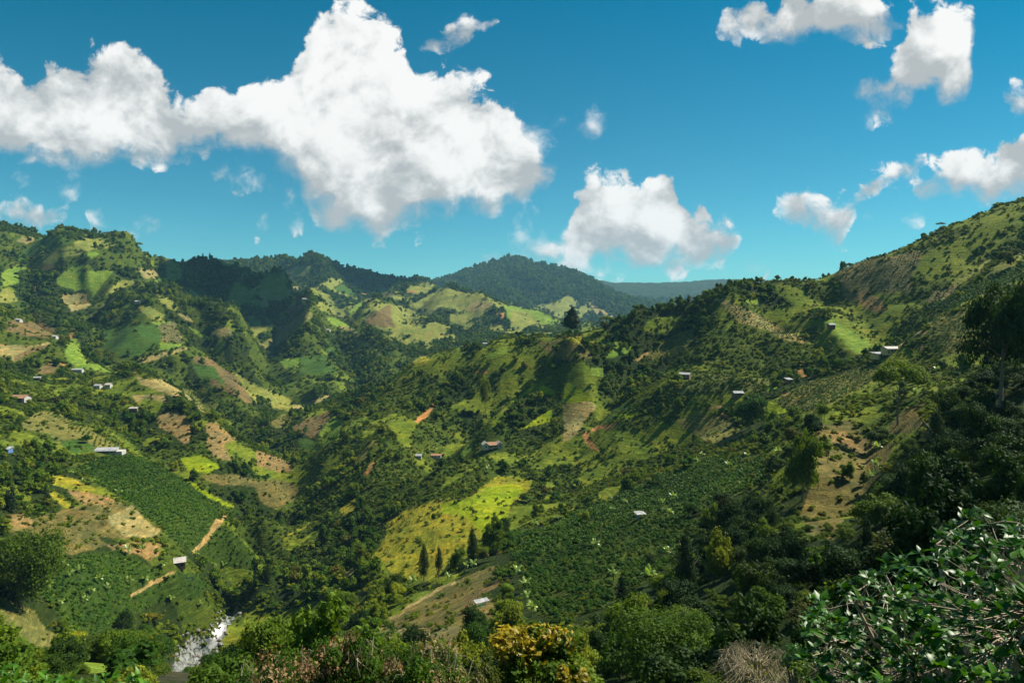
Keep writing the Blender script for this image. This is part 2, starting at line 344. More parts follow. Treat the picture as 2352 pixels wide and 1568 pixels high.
# camera-independent land; the mesh is merely finer where the land is near or steep
NC_IN, NR = 760, 800
th_in = np.linspace(-radians(41), radians(41), NC_IN)
th_all = np.concatenate([np.linspace(-pi, -radians(41), 34)[:-1], th_in, np.linspace(radians(41), pi, 34)[1:]])
sf = np.linspace(math.log(2.3), math.log(10400), 1500)
Wt = []
Rf = np.exp(sf)
vis_fine = []
for i0 in range(0, len(th_all), 100):
    T = th_all[i0:i0 + 100][:, None]
    X = np.sin(T) * Rf; Y = np.cos(T) * Rf; v = height(X, Y) / Rf
    rm = np.maximum.accumulate(v, 1)
    dv = np.gradient(v, axis=1); ok = (v > rm - .004)
    w = .00035 + np.abs(dv) * ok * .9
    Wt.append(w)
Wt = np.concatenate(Wt)
for _ in range(6): Wt[1:-1] = (Wt[:-2] + 2 * Wt[1:-1] + Wt[2:]) / 4
for _ in range(3): Wt[:, 1:-1] = (Wt[:, :-2] + 2 * Wt[:, 1:-1] + Wt[:, 2:]) / 4
cw = np.cumsum(Wt, 1); cw = (cw - cw[:, :1]) / (cw[:, -1:] - cw[:, :1])
q = np.linspace(0, 1, NR)
RS = np.stack([np.exp(np.interp(q, cw[i], sf)) for i in range(len(th_all))])
GX = np.sin(th_all)[:, None] * RS; GY = np.cos(th_all)[:, None] * RS
GZ = height(GX, GY)
GV = GZ / RS; RM = np.maximum.accumulate(GV, 1)
GPX, GPY = project(GX, GY, GZ)
GVIS = (GV > RM - .003) & (GY > 0)
c0 = 33; NC = len(th_all)

def hit(px, py, rmin=60.):
    """first point of the land seen through a picture point"""
    th, v = ray(px, py); s = np.linspace(math.log(rmin), math.log(10300), 3000); R = np.exp(s)
    X = np.sin(th) * R; Y = np.cos(th) * R; Z = height(X, Y)
    k = np.nonzero(Z / R >= v)[0]
    if not len(k):                              # above the skyline: stand on the nearer ridge
        m = np.where(R < 4000, Z / R, -9); k = [int(np.argmax(m))]
    k = k[0]
    return float(X[k]), float(Y[k]), float(Z[k])

# ------------------------------------------------------------------ land use, as plots whose corners stand on the land
OFF = dict(A=(0, 441), B=(588, 551), C=(1176, 551), D=(1764, 441), E=(0, 790), G=(588, 900), H=(1176, 827), K=(1764, 790), F=(0, 1176), I=(588, 1176), J=(1176, 1176), L=(1764, 1176))
CLS = {  # base colour, tree density, shrub density
 'wood': ((.026, .045, .009), 1.15, .45), 'shrub': ((.066, .100, .012), .13, .95), 'mead': ((.135, .180, .016), .03, .34),
 'past': ((.21, .235, .05), .006, .05), 'bright': ((.165, .255, .03), .004, .04), 'gdark': ((.055, .115, .018), .004, .05),
 'tan': ((.290, .250, .095), .004, .05), 'brown': ((.165, .125, .050), .002, .04), 'orange': ((.38, .20, .07), 0, 0),
 'soilrow': ((.175, .160, .065), .002, .10), 'olive': ((.165, .165, .045), .01, .16), 'scrub': ((.25, .180, .070), .01, .22),
 'coffee': ((.040, .075, .010), 0, .0), 'crow': ((.165, .165, .040), 0, 0), 'crowtan': ((.26, .23, .085), 0, 0), 'cslope': ((.055, .085, .010), .015, .02),
 'yellow': ((.26, .25, .022), .006, .05), 'ypast': ((.225, .225, .018), .002, .10), 'ybright': ((.225, .295, .008), .001, .05),
 'path': ((.36, .26, .10), 0, 0), 'river': ((.05, .055, .03), 0, .15), 'lshrub': ((.105, .135, .035), .02, 1.0), 'dgrass': ((.145, .130, .040), .006, .18),
}
CN = list(CLS); CI = {n: i for i, n in enumerate(CN)}
PLOTS = [
 ('A','tan',[(180,420),(320,410),(320,460),(250,480),(150,440)]),
 ('A','gdark',[(340,440),(430,385),(640,400),(680,430),(620,500),(540,510),(470,545),(350,560),(150,640),(200,560)]),
 ('A','past',[(690,470),(760,430),(860,420),(960,440),(1060,490),(900,520),(800,545),(690,520)]),
 ('A','past',[(390,590),(430,565),(700,550),(790,560),(780,580),(560,605),(500,660),(400,665)]),
 ('A','bright',[(800,550),(900,545),(905,570),(840,610),(800,580)]),
 ('A','past',[(490,520),(680,505),(690,530),(480,545)]),
 ('A','bright',[(600,720),(650,700),(800,665),(800,690),(720,730)]),
 ('A','bright',[(520,800),(600,730),(720,735),(880,720),(1050,725),(980,800),(930,870),(850,960),(830,890),(700,910),(600,880),(530,850)]),
 ('A','tan',[(580,940),(780,935),(820,1040),(760,1070),(670,1100),(620,1040),(570,1000)]),
 ('A','bright',[(0,740),(160,660),(290,670),(280,700),(160,720),(180,780),(150,840),(0,870)]),
 ('A','past',[(0,880),(120,900),(145,1000),(30,1030),(-30,1010)]),
 ('A','brown',[(350,700),(420,665),(500,660),(540,700),(430,715)]),
 ('A','past',[(950,930),(1080,820),(1260,800),(1220,840),(1120,880),(960,950)]),
 ('A','tan',[(1270,700),(1350,710),(1450,745),(1420,800),(1330,790)]),
 ('A','bright',[(1400,820),(1510,790),(1500,808),(1440,828)]),
 ('A','past',[(1430,940),(1520,950),(1630,1060),(1600,1090),(1480,1040)]),
 ('A','olive',[(800,1160),(1040,960),(1060,980),(880,1110)]),
 ('A','bright',[(1110,1050),(1220,1020),(1220,1040),(1160,1065)]),
 ('A','past',[(1260,1040),(1360,1030),(1370,1060),(1500,1130),(1480,1180),(1400,1190),(1310,1100)]),
 ('A','tan',[(1620,1120),(1690,1120),(1770,1190),(1700,1180)]),
 ('A','brown',[(50,1200),(110,1170),(250,1190),(440,1210),(540,1290),(560,1320),(420,1340),(200,1320),(60,1270)]),
 ('A','orange',[(590,1335),(640,1320),(680,1300),(720,1300),(700,1330),(640,1352)]),
 ('A','tan',[(-40,1400),(120,1400),(300,1420),(460,1375),(450,1430),(250,1490),(110,1568),(110,1500),(-40,1510)]),
 ('A','brown',[(120,1568),(130,1500),(300,1430),(440,1400),(445,1430),(260,1490)]),
 ('A','bright',[(620,1400),(700,1370),(760,1480),(800,1568),(640,1568),(600,1500)]),
 ('A','gdark',[(960,1250),(1300,1200),(1420,1230),(1490,1330),(1450,1400),(1270,1530),(1050,1480),(950,1400)]),
 ('A','soilrow',[(1430,1230),(1590,1185),(1690,1380),(1460,1380),(1490,1310)]),
 ('A','bright',[(1370,1200),(1580,1185),(1430,1230)]),
 ('A','bright',[(1460,1385),(1680,1400),(1600,1430),(1440,1460)]),
 ('A','tan',[(1260,1530),(1460,1490),(1690,1420),(1710,1435),(1500,1515),(1300,1575)]),
 ('A','tan',[(1930,1290),(2000,1245),(2110,1250),(2130,1310),(2050,1330),(1940,1310)]),
 ('A','bright',[(1690,1210),(1760,1250),(1920,1330),(1830,1330)]),
 ('B','past',[(220,310),(370,240),(540,230),(470,350),(390,330)]),
 ('B','past',[(610,390),(700,350),(820,360),(700,440)]),
 ('B','gdark',[(720,440),(790,405),(920,490),(900,530),(760,480)]),
 ('B','brown',[(950,460),(1060,470),(1050,550),(960,510)]),
 ('B','soilrow',[(1080,400),(1200,440),(1280,510),(1200,530)]),
 ('B','past',[(1380,480),(1420,420),(1550,395),(1660,405),(1570,480),(1520,500)]),
 ('B','orange',[(1380,490),(1440,460),(1500,470)]),
 ('B','past',[(1400,600),(1720,430),(1900,480),(2030,550),(2190,590),(2000,640),(1880,640),(1700,610),(1600,690),(1500,650)]),
 ('B','tan',[(1900,640),(2030,550),(2190,590),(2050,660)]),
 ('B','past',[(1780,680),(2000,660),(2200,640),(2060,700),(1890,780),(1780,760)]),
 ('B','bright',[(2260,600),(2360,600),(2360,760),(2300,700)]),
 ('B','orange',[(2215,680),(2275,665),(2262,745)]),
 ('B','past',[(2080,790),(2200,770),(2360,830),(2360,850),(2230,850)]),
 ('B','brown',[(990,740),(1140,640),(1240,600),(1240,700),(1280,800),(1180,800),(1030,770)]),
 ('B','past',[(1240,600),(1330,600),(1550,690),(1500,720),(1370,720),(1280,800),(1250,740),(1320,660),(1240,660)]),
 ('B','past',[(1210,900),(1280,820),(1490,740),(1480,780),(1380,820),(1300,850),(1240,920)]),
 ('B','past',[(1040,785),(1180,803),(1260,810),(1210,850),(1120,815)]),
 ('B','past',[(1380,920),(1490,820),(1580,750),(1700,760),(1790,800),(1740,860),(1640,950),(1560,1000),(1480,940),(1380,960)]),
 ('B','orange',[(1580,860),(1620,835),(1612,868)]),
 ('B','orange',[(1700,895),(1735,870),(1722,900)]),
 ('B','tan',[(280,480),(350,430),(470,415),(400,460)]),
 ('B','tan',[(50,560),(50,470),(170,465),(150,510),(160,540),(100,620),(60,610)]),
 ('B','brown',[(270,660),(350,600),(490,570),(480,600),(400,640),(300,670)]),
 ('B','past',[(470,420),(540,430),(700,520),(640,530),(560,480)]),
 ('B','past',[(530,560),(660,560),(760,640),(870,700),(960,800),(840,740),(720,690),(600,650)]),
 ('B','bright',[(640,720),(720,710),(870,790),(960,860),(850,830),(700,770)]),
 ('B','tan',[(730,790),(860,800),(960,872),(870,845)]),
 ('B','bright',[(840,640),(960,570),(980,620),(900,680),(870,680)]),
 ('B','past',[(1000,620),(1100,600),(1080,650),(980,740),(950,720)]),
 ('B','olive',[(300,780),(500,600),(520,700),(300,900),(100,1000),(60,960)]),
 ('B','bright',[(210,1110),(390,1080),(380,1220),(260,1180)]),
 ('B','gdark',[(400,1080),(620,1050),(740,1200),(720,1240),(400,1230)]),
 ('B','gdark',[(650,1010),(780,955),(760,1010),(660,1030)]),
 ('B','past',[(880,900),(1000,930),(1180,1060),(1100,1060),(950,980)]),
 ('B','yellow',[(1440,1100),(1600,1040),(1560,1130),(1460,1160)]),
 ('B','bright',[(2130,1060),(2310,960),(2300,1030),(2170,1100)]),
 ('B','orange',[(2010,1220),(2060,1190),(2130,1200),(2100,1240)]),
 ('B','past',[(-10,1310),(180,1400),(410,1530),(300,1575),(150,1540),(100,1450),(-10,1400)]),
 ('C','bright',[(-5,590),(240,650),(450,740),(410,790),(300,770),(200,760),(80,830),(-5,850)]),
 ('C','past',[(-5,640),(120,660),(260,760),(130,790),(60,850),(-5,850)]),
 ('C','past',[(200,600),(400,570),(520,500),(480,480),(620,560),(600,600),(470,720),(380,690),(200,620)]),
 ('C','past',[(570,640),(690,600),(760,660),(640,740)]),
 ('C','tan',[(690,560),(780,620),(900,670),(950,710),(800,700)]),
 ('C','dgrass',[(260,940),(420,920),(560,940),(640,960),(600,1010),(700,1010),(750,1090),(600,1100),(470,1100),(300,1020)]),
 ('C','yellow',[(430,900),(640,880),(650,950),(560,940)]),
 ('C','bright',[(920,850),(1000,880),(960,940),(1100,960),(1120,1000),(1000,1070),(860,1080),(960,980)]),
 ('C','bright',[(720,1170),(840,1180),(830,1260),(740,1250)]),
 ('C','ybright',[(250,1350),(310,1340),(410,1390),(400,1420),(260,1410)]),
 ('C','ybright',[(450,1400),(520,1310),(640,1380),(735,1480),(600,1492),(480,1488)]),
 ('H','tan',[(470,400),(730,385),(790,430),(690,540),(640,640),(550,720),(470,750),(480,600)]),
 ('C','crow',[(1240,1050),(1400,930),(1550,840),(1680,820),(1650,920),(1580,1000),(1500,1080),(1300,1090)]),
 ('C','path',[(1110,1105),(1250,1020),(1265,1040),(1150,1112)]),
 ('C','crowtan',[(1820,530),(1960,540),(2080,600),(2250,680),(2360,740),(2360,830),(2220,790),(2080,750),(1950,640),(1930,590)]),
 ('D','crowtan',[(-5,1180),(100,1230),(250,1300),(390,1385),(280,1390),(130,1340),(-5,1270)]),
 ('C','mead',[(1640,680),(1760,660),(1700,740),(1590,740)]),
 ('C','bright',[(2140,540),(2280,520),(2280,600),(2160,570)]),
 ('C','mead',[(620,760),(780,790),(900,860),(860,1000),(700,960),(640,860)]),
 ('C','mead',[(1250,720),(1500,690),(1640,720),(1540,800),(1350,860),(1200,830)]),
 ('C','lshrub',[(1450,1350),(1560,1300),(1800,1200),(2080,1260),(2360,1220),(2360,1380),(2000,1400),(1700,1420),(1500,1420)]),
 ('D','soilrow',[(640,690),(1000,610),(1250,560),(1400,510),(1390,640),(1300,760),(1300,900),(1100,930),(680,920),(650,780)]),
 ('D','olive',[(480,720),(640,680),(650,760),(380,740)]),
 ('D','scrub',[(680,930),(900,930),(1020,980),(1100,1060),(1040,1130),(930,1080),(800,1000),(720,990)]),
 ('D','bright',[(520,1200),(600,1170),(760,1260),(900,1340),(950,1400),(880,1480),(800,1490),(700,1380),(570,1290)]),
 ('D','crow',[(1400,1110),(1500,1130),(1900,1080),(2050,1180),(2100,1350),(1950,1440),(1700,1500),(1480,1380),(1500,1240)]),
 ('D','past',[(1640,850),(1980,650),(2110,570),(1900,760),(1730,860)]),
 ('D','past',[(1970,780),(2200,620),(2360,530),(2360,560),(2230,720),(2100,760)]),
 ('D','coffee',[(1400,1080),(1700,920),(1950,800),(2360,640),(2360,780),(2200,840),(1900,960),(1650,1090)]),
 ('D','soilrow',[(1440,1010),(1560,900),(1700,850),(1800,840),(1640,960),(1500,1020)]),
 ('D','path',[(1320,1290),(1380,1265),(1470,1290),(1400,1330)]), ('D','path',[(1180,1390),(1260,1370),(1200,1420)]),
 ('D','path',[(1900,1070),(1980,1020),(1960,1060)]), ('D','scrub',[(1365,1400),(1420,1400),(1420,1460),(1380,1450)]),
 ('D','mead',[(40,860),(140,840),(300,900),(420,1000),(300,1050),(120,960)]),
 ('E','bright',[(630,0),(740,0),(800,180),(1000,190),(1090,260),(980,260),(830,230),(700,230),(660,180)]),
 ('E','brown',[(330,260),(430,170),(540,140),(540,220),(500,260),(380,280)]),
 ('E','orange',[(555,190),(580,168),(612,172),(600,204)]),
 ('E','tan',[(1040,130),(1200,230),(1330,320),(1510,330),(1650,400),(1760,510),(1930,650),(1900,650),(1700,500),(1450,440),(1290,360),(1250,280),(1150,190)]),
 ('E','crow',[(1680,400),(1800,440),(2000,570),(2060,620),(2000,640),(1850,570)]),
 ('E','brown',[(1780,110),(1900,120),(2050,220),(2200,330),(2290,440),(2320,560),(2150,470),(2000,400),(1920,380),(1920,300),(2090,380),(1950,220),(1760,160)]),
 ('E','gdark',[(1760,200),(1950,200),(2090,390),(1920,310),(1830,310)]),
 ('E','past',[(2120,250),(2360,370),(2360,560),(2250,400)]),
 ('E','tan',[(1210,460),(1520,470),(1520,540),(1350,560),(1350,500),(1230,540)]),
 ('E','scrub',[(1480,640),(1580,600),(1680,660),(1750,720),(1740,880),(1680,920),(1560,820),(1450,770),(1420,680)]),
 ('E','scrub',[(1880,720),(1980,730),(2200,870),(2060,920),(2130,1080),(1960,1040),(1890,930)]),
 ('E','mead',[(1330,500),(1500,540),(1420,640),(1280,620)]),
 ('E','ybright',[(1640,1050),(1850,1010),(2020,1130),(1900,1180),(1720,1170)]),
 ('E','dgrass',[(1830,1200),(2150,1200),(2360,1240),(2360,1310),(2000,1290),(1880,1240)]),
 ('E','olive',[(170,740),(330,640),(420,600),(830,850),(870,960),(700,1010),(600,960),(470,830),(200,770)]),
 ('E','gdark',[(560,900),(700,870),(860,930),(860,980),(700,1015),(600,970)]),
 ('E','crow',[(370,620),(440,590),(760,740),(1140,970),(900,950),(820,860),(520,680)]),
 ('E','coffee',[(650,1150),(900,1060),(1000,1010),(1300,1030),(1650,1220),(2000,1420),(2220,1568),(1400,1568),(1100,1400),(870,1270),(800,1200)]),
 ('F','coffee',[(1250,-20),(2190,-5),(2090,25),(1990,100),(1850,300),(1750,380),(1640,300),(1480,180),(1380,60)]),
 ('E','ybright',[(1680,1245),(1800,1290),(1960,1390),(2150,1490),(2130,1512),(1900,1405)]),
 ('E','yellow',[(480,1200),(620,1210),(900,1340),(700,1370),(620,1330),(500,1290)]),
 ('E','scrub',[(620,1340),(860,1370),(1100,1430),(950,1490),(840,1520),(680,1410)]),
 ('E','yellow',[(440,1370),(520,1350),(650,1480),(640,1530),(520,1440)]),
 ('F','dgrass',[(80,130),(300,60),(660,-40),(1100,-100),(1300,20),(1470,180),(1440,230),(1100,240),(900,220),(980,300),(700,390),(560,390),(340,420),(280,480),(150,350)]),
 ('F','tan',[(950,60),(1200,-60),(1300,30),(1460,180),(1400,225),(1150,225),(1060,140)]),
 ('F','scrub',[(50,20),(200,10),(310,80),(260,140),(80,130)]),
 ('F','scrub',[(960,300),(1300,270),(1470,290),(1440,400),(1380,450),(1290,390),(1100,370)]),
 ('F','coffee',[(2000,110),(2080,130),(2200,250),(2340,380),(2340,540),(2150,520),(1900,440),(1800,370),(1880,290)]),
 ('F','coffee',[(700,420),(1100,330),(1300,450),(1500,560),(1850,560),(1900,700),(1800,800),(1500,800),(1300,900),(1100,1000),(900,1150),(700,1100),(450,850),(350,700),(550,560)]),
 ('F','path',[(2000,28),(2095,25),(1970,170),(1860,312),(1755,388),(1765,335),(1850,262),(1945,110)]),
 ('F','path',[(1180,765),(1280,692),(1400,632),(1560,545),(1600,555),(1500,615),(1380,688),(1290,720),(1200,778)]),
 ('F','olive',[(0,780),(60,800),(200,860),(320,900),(430,1080),(560,1150),(550,1220),(330,1250),(160,1130),(60,1060),(0,1020)]),
 ('F','bright',[(760,1190),(900,1190),(1000,1290),(1090,1380),(1060,1470),(700,1480),(740,1340)]),
 ('F','olive',[(-20,1040),(160,1150),(100,1400),(-20,1380)]),
 ('F','river',[(1400,1490),(1560,1385),(1720,1285),(1850,1245),(1990,1185),(2010,1205),(1900,1270),(1840,1340),(1810,1420),(1750,1500),(1690,1560),(1470,1560)]),
 ('F','river',[(1990,1195),(2010,1120),(2030,1040),(2080,960),(2180,895),(2155,980),(2100,1040),(2050,1150)]),
 ('G','scrub',[(0,530),(120,560),(300,640),(340,740),(200,740),(0,660)]),
 ('G','dgrass',[(0,820),(170,800),(420,870),(400,930),(360,1000),(160,1080),(60,1000),(0,900)]),
 ('G','brown',[(340,320),(500,230),(660,180),(710,220),(600,340),(510,420),(440,390)]),
 ('G','bright',[(580,370),(720,220),(790,250),(760,330),(845,345),(700,480),(620,510),(600,420)]),
 ('G','gdark',[(390,430),(540,440),(600,520),(480,550),(400,500)]),
 ('G','olive',[(130,280),(260,200),(340,250),(250,340),(170,330)]), ('G','tan',[(280,160),(640,30),(700,40),(450,150)]),
 ('G','orange',[(1450,260),(1640,92),(1675,100),(1560,225),(1480,280)]),
 ('G','orange',[(980,745),(1060,645),(1095,645),(1045,745),(1000,775)]),
 ('G','olive',[(880,600),(1060,450),(1120,440),(1000,600),(900,680)]),
 ('G','bright',[(1880,560),(1980,430),(2025,395),(2025,440),(1960,560),(1900,600)]),
 ('G','mead',[(1720,860),(1750,780),(1900,720),(2060,670),(2140,660),(1950,730),(1800,830),(1740,880)]),
 ('G','mead',[(1750,150),(2050,0),(2350,0),(2350,150),(2200,320),(2050,420),(2100,200)]),
 ('I','ypast',[(1060,420),(1100,350),(1200,240),(1210,90),(1350,-10),(1500,-60),(1650,-120),(1720,-90),(1980,-150),(2100,-250),(2200,-320),(2360,-330),(2540,-300),(2500,-200),(2340,-40),(2300,120),(2100,250),(1800,400),(1750,500),(1700,590),(1300,640),(1250,560),(1180,450)]),
 ('I','ybright',[(1720,-80),(1980,-130),(2130,-230),(2360,-260),(2460,-230),(2340,-70),(2290,100),(2100,200),(1900,40),(1700,0)]),
 ('G','yellow',[(760,1070),(900,960),(920,1030),(860,1110),(790,1130)]), ('G','yellow',[(270,1330),(450,1220),(580,1150),(460,1240),(330,1320)]),
 ('I','dgrass',[(1130,1040),(1250,960),(1560,760),(1900,600),(2200,480),(2230,560),(2000,760),(2150,790),(2340,780),(2200,930),(2000,1060),(1700,1080),(1500,1040),(1300,1050)]),
 ('I','path',[(1230,975),(1560,748),(1820,632),(1835,650),(1560,780),(1250,990)]),
 ('I','brown',[(1900,780),(2230,620),(2230,680),(2000,800),(1930,1000),(1890,980)]),
 ('I','soilrow',[(1000,1100),(1120,1060),(1420,1070),(1650,1080),(1900,1040),(2000,1080),(1900,1200),(1500,1260),(1200,1250),(1050,1180)]),
 ('I','path',[(1010,1100),(1110,1058),(1300,1066),(1500,1056),(1660,1078),(1500,1068),(1300,1076),(1120,1070)]),
 ('I','yellow',[(1190,880),(1270,820),(1240,920)]), ('I','tan',[(780,590),(910,480),(880,560),(790,610)]),
 ('H','orange',[(655,680),(715,655),(705,700),(765,770),(800,835),(740,825),(690,760),(648,710)]),
 ('H','orange',[(715,655),(800,600),(880,592),(975,578),(935,612),(890,645),(850,617),(730,660)]),
 ('H','ybright',[(0,370),(200,210),(225,250),(60,350),(0,400)]), ('H','ybright',[(130,600),(360,450),(365,560),(180,612),(0,645)]),
 ('H','gdark',[(830,560),(1050,390),(1060,430),(940,530),(850,570)]),
 ('H','olive',[(1500,560),(1700,480),(1900,520),(2080,620),(2100,700),(1900,790),(1750,720),(1560,620)]),
 ('H','ybright',[(970,510),(1150,470),(1110,525),(990,545)]),
 ('H','orange',[(1910,460),(1990,520),(1992,562),(1930,500)]), ('H','path',[(1780,440),(1980,400),(1960,432),(1830,452)]),
 ('H','cslope',[(700,1330),(1300,1100),(1800,900),(2300,880),(2350,1150),(1900,1250),(1700,1400),(1500,1575),(250,1575)]),
 ('J','cslope',[(0,170),(150,150),(250,170),(1000,0),(1800,100),(1650,250),(1500,450),(1300,600),(1000,750),(800,900),(400,1000),(150,900),(100,600),(0,400)]),
 ('K','crow',[(80,520),(200,420),(450,310),(600,290),(850,200),(1100,210),(1100,300),(950,350),(700,480),(520,580),(450,620),(200,630)]),
 ('K','bright',[(0,380),(110,390),(90,420),(0,430)]), ('K','ybright',[(0,540),(80,530),(180,620),(0,680)]),
 ('K','dgrass',[(400,800),(560,730),(780,680),(880,820),(1000,860),(1160,900),(1100,1050),(1050,1150),(1040,1300),(1000,1400),(980,1575),(300,1575),(350,1400),(430,1250),(460,1000)]),
 ('K','dgrass',[(1050,850),(1250,560),(1450,550),(1400,650),(1600,640),(1300,800)]),
 ('K','scrub',[(560,820),(700,800),(900,880),(1000,1000),(880,1060),(760,960),(620,900)]),
 ('K','orange',[(255,240),(290,218),(365,292),(310,305)]), ('K','orange',[(120,470),(180,440),(190,460),(150,480)]),
 ('L','dgrass',[(300,0),(650,0),(700,150),(600,250),(350,200)]),
 ('K','wood',[(1500,640),(1700,560),(2360,250),(2360,1580),(1000,1580),(1050,1350),(1200,1000),(1350,800)]),
 ('L','wood',[(600,250),(700,60),(2360,-20),(2360,1600),(0,1600),(-400,1500),(0,300)]),
 ('J','wood',[(1500,450),(1800,100),(2360,-20),(2360,1600),(300,1600),(300,1050),(800,900),(1000,750),(1300,600)]),
]
def inpoly(px, py, poly):
    r = np.zeros(px.shape, bool); n = len(poly)
    for i in range(n):
        x1, y1 = poly[i]; x2, y2 = poly[(i + 1) % n]
        if y1 == y2: continue
        c = ((y1 > py) != (y2 > py)) & (px < (x2 - x1) * (py - y1) / (y2 - y1) + x1)
        r ^= c
    return r
def classify(X, Y, Z, vis, jit=3.2):
    px, py = project(X, Y, Z)
    R = np.hypot(X, Y); sc = np.maximum(R, 60) * .009
    jx = px + jit * 2 * (fbm(X / sc, Y / sc, 3) - .5) * 2; jy = py + jit * (fbm(X / sc + 40, Y / sc + 9, 3) - .5) * 2
    n1 = fbm(X / 95 + 7, Y / 95, 4); n2 = fbm(X / 34 + 3, Y / 34 + 60, 4)
    far = R > 2700
    c = np.full(X.shape, CI['wood'])
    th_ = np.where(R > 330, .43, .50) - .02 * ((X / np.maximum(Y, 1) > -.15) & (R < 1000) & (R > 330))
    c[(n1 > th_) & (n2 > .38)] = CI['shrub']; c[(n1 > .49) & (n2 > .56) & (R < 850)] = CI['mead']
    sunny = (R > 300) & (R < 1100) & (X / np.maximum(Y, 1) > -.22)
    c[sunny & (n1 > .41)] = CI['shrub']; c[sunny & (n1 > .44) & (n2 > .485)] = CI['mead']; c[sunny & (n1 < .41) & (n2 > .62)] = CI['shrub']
    c[(n1 < .50) & (n2 > .70)] = CI['mead']
    c[far] = CI['wood']
    mid = (R > 1600) & (R < 2700) & (n1 > .47) & (n2 > .47); c[mid & (X > -900 * R / 2000)] = CI['past']
    c[(R < 130)] = CI['wood']
    for k, cl, poly in PLOTS:
        ox, oy = OFF[k]; pl = [(ox + a * .2502, oy + b * .2502) for a, b in poly]
        xs = [p[0] for p in pl]; ys = [p[1] for p in pl]
        m = vis & (jx > min(xs) - 1) & (jx < max(xs) + 1) & (jy > min(ys) - 1) & (jy < max(ys) + 1) & (R > 70)
        if m.any():
            idx = np.nonzero(m); ins = inpoly(jx[idx], jy[idx], pl)
            c[tuple(a[ins] for a in idx)] = CI[cl]
    return c
GC = classify(GX, GY, GZ, GVIS)

def mesh_from(name, v, f, mat=None, smooth=False, attrs=None):
    """v (n,3), f (m,k) arrays or list of faces"""
    me = bpy.data.meshes.new(name)
    v = np.asarray(v, np.float32)
    if isinstance(f, np.ndarray):
        m, k = f.shape
        me.vertices.add(len(v)); me.vertices.foreach_set('co', v.ravel())
        me.loops.add(m * k); me.loops.foreach_set('vertex_index', f.astype(np.int32).ravel())
        me.polygons.add(m); me.polygons.foreach_set('loop_start', np.arange(0, m * k, k, dtype=np.int32))
        me.polygons.foreach_set('use_smooth', np.full(m, smooth))
        me.update(calc_edges=True)
    else:
        me.from_pydata([tuple(map(float, p)) for p in v], [], [tuple(int(i) for i in q) for q in f]); me.update()
        if smooth: me.polygons.foreach_set('use_smooth', [True] * len(me.polygons))
    if mat: me.materials.append(mat)
    return me
def link(name, data, parent=None, loc=None, rz=0):
    o = bpy.data.objects.new(name, data); COL.objects.link(o)
    if loc is not None: o.location = loc
    if rz: o.rotation_euler = (0, 0, rz)
    if parent: o.parent = parent
    return o
def tag(o, label=None, cat=None, group=None, kind=None):
    if label: o['label'] = label
    if cat: o['category'] = cat
    if group: o['group'] = group
    if kind: o['kind'] = kind
    return o

# ------------------------------------------------------------------ materials
def M_basic(name, col, rough=.8, spec=.2, var=.25, scale=3., metal=0., bump=0.):
    m = bpy.data.materials.new(name); m.use_nodes = True; n = NT(m.node_tree)
    b = n.n['Principled BSDF']; geo = n.new('ShaderNodeNewGeometry')
    f = n.noise(geo.outputs['Position'], scale, 5, .6)
    lo = tuple(c * (1 - var) for c in col); hi = tuple(min(1, c * (1 + var)) for c in col)
    n.l.new(n.mix(n.ramp(f, .3, .7), lo, hi), b.inputs['Base Color'])
    b.inputs['Roughness'].default_value = rough; b.inputs['Specular IOR Level'].default_value = spec; b.inputs['Metallic'].default_value = metal
    if bump:
        bp = n.new('ShaderNodeBump'); bp.inputs['Strength'].default_value = bump; n.l.new(f, bp.inputs['Height']); n.l.new(bp.outputs[0], b.inputs['Normal'])
    return m
def M_leaf(name, a, b_, c=None, trans=.38, rough=.6, spec=.12, patch=True, gloss=False):
    """foliage: colours a..b drawn per plant, c = tint of a minority; light passes through the leaves"""
    m = bpy.data.materials.new(name); m.use_nodes = True; n = NT(m.node_tree); n.n.clear()
    oi = n.new('ShaderNodeObjectInfo'); geo = n.new('ShaderNodeNewGeometry')
    col = n.mix(oi.outputs['Random'], a, b_)
    if c:
        h = n.math('FRACT', n.math('MULTIPLY', oi.outputs['Random'], 7.31))
        col = n.mix(n.ramp(h, .90, 1., 0, .6), col, c)
    if patch:
        w = n.noise(oi.outputs['Location'], .011, 3, .5)
        col = n.mix(n.ramp(w, .42, .62), col, n.mix(1., col, (1.5, 1.35, .8), 'MULTIPLY'))
        w2 = n.noise(oi.outputs['Location'], .033, 2, .5)
        col = n.mix(n.ramp(w2, .5, .72), col, n.mix(1., col, (.58, .76, .9), 'MULTIPLY'))
    f = n.noise(geo.outputs['Position'], .9, 3, .6)
    col = n.mix(n.ramp(f, .3, .7), n.mix(1., col, (.62, .68, .7), 'MULTIPLY'), n.mix(1., col, (1.4, 1.3, 1.1), 'MULTIPLY'))
    p = n.new('ShaderNodeBsdfPrincipled'); n.l.new(col, p.inputs['Base Color']); p.inputs['Roughness'].default_value = rough
    p.inputs['Specular IOR Level'].default_value = spec
    t = n.new('ShaderNodeBsdfTranslucent'); n.l.new(n.mix(1., col, (1.25, 1.2, .5), 'MULTIPLY'), t.inputs[0])
    ms = n.new('ShaderNodeMixShader'); ms.inputs[0].default_value = trans
    n.l.new(p.outputs[0], ms.inputs[1]); n.l.new(t.outputs[0], ms.inputs[2])
    o = n.new('ShaderNodeOutputMaterial'); n.l.new(ms.outputs[0], o.inputs[0])
    return m
ML_tree = M_leaf('broadleaf_foliage', (.026, .078, .006), (.090, .150, .010), (.12, .08, .022))
ML_light = M_leaf('pale_foliage', (.10, .175, .014), (.190, .225, .016), (.15, .12, .03))
ML_con = M_leaf('needle_foliage', (.018, .042, .014), (.032, .058, .018), None, .15)
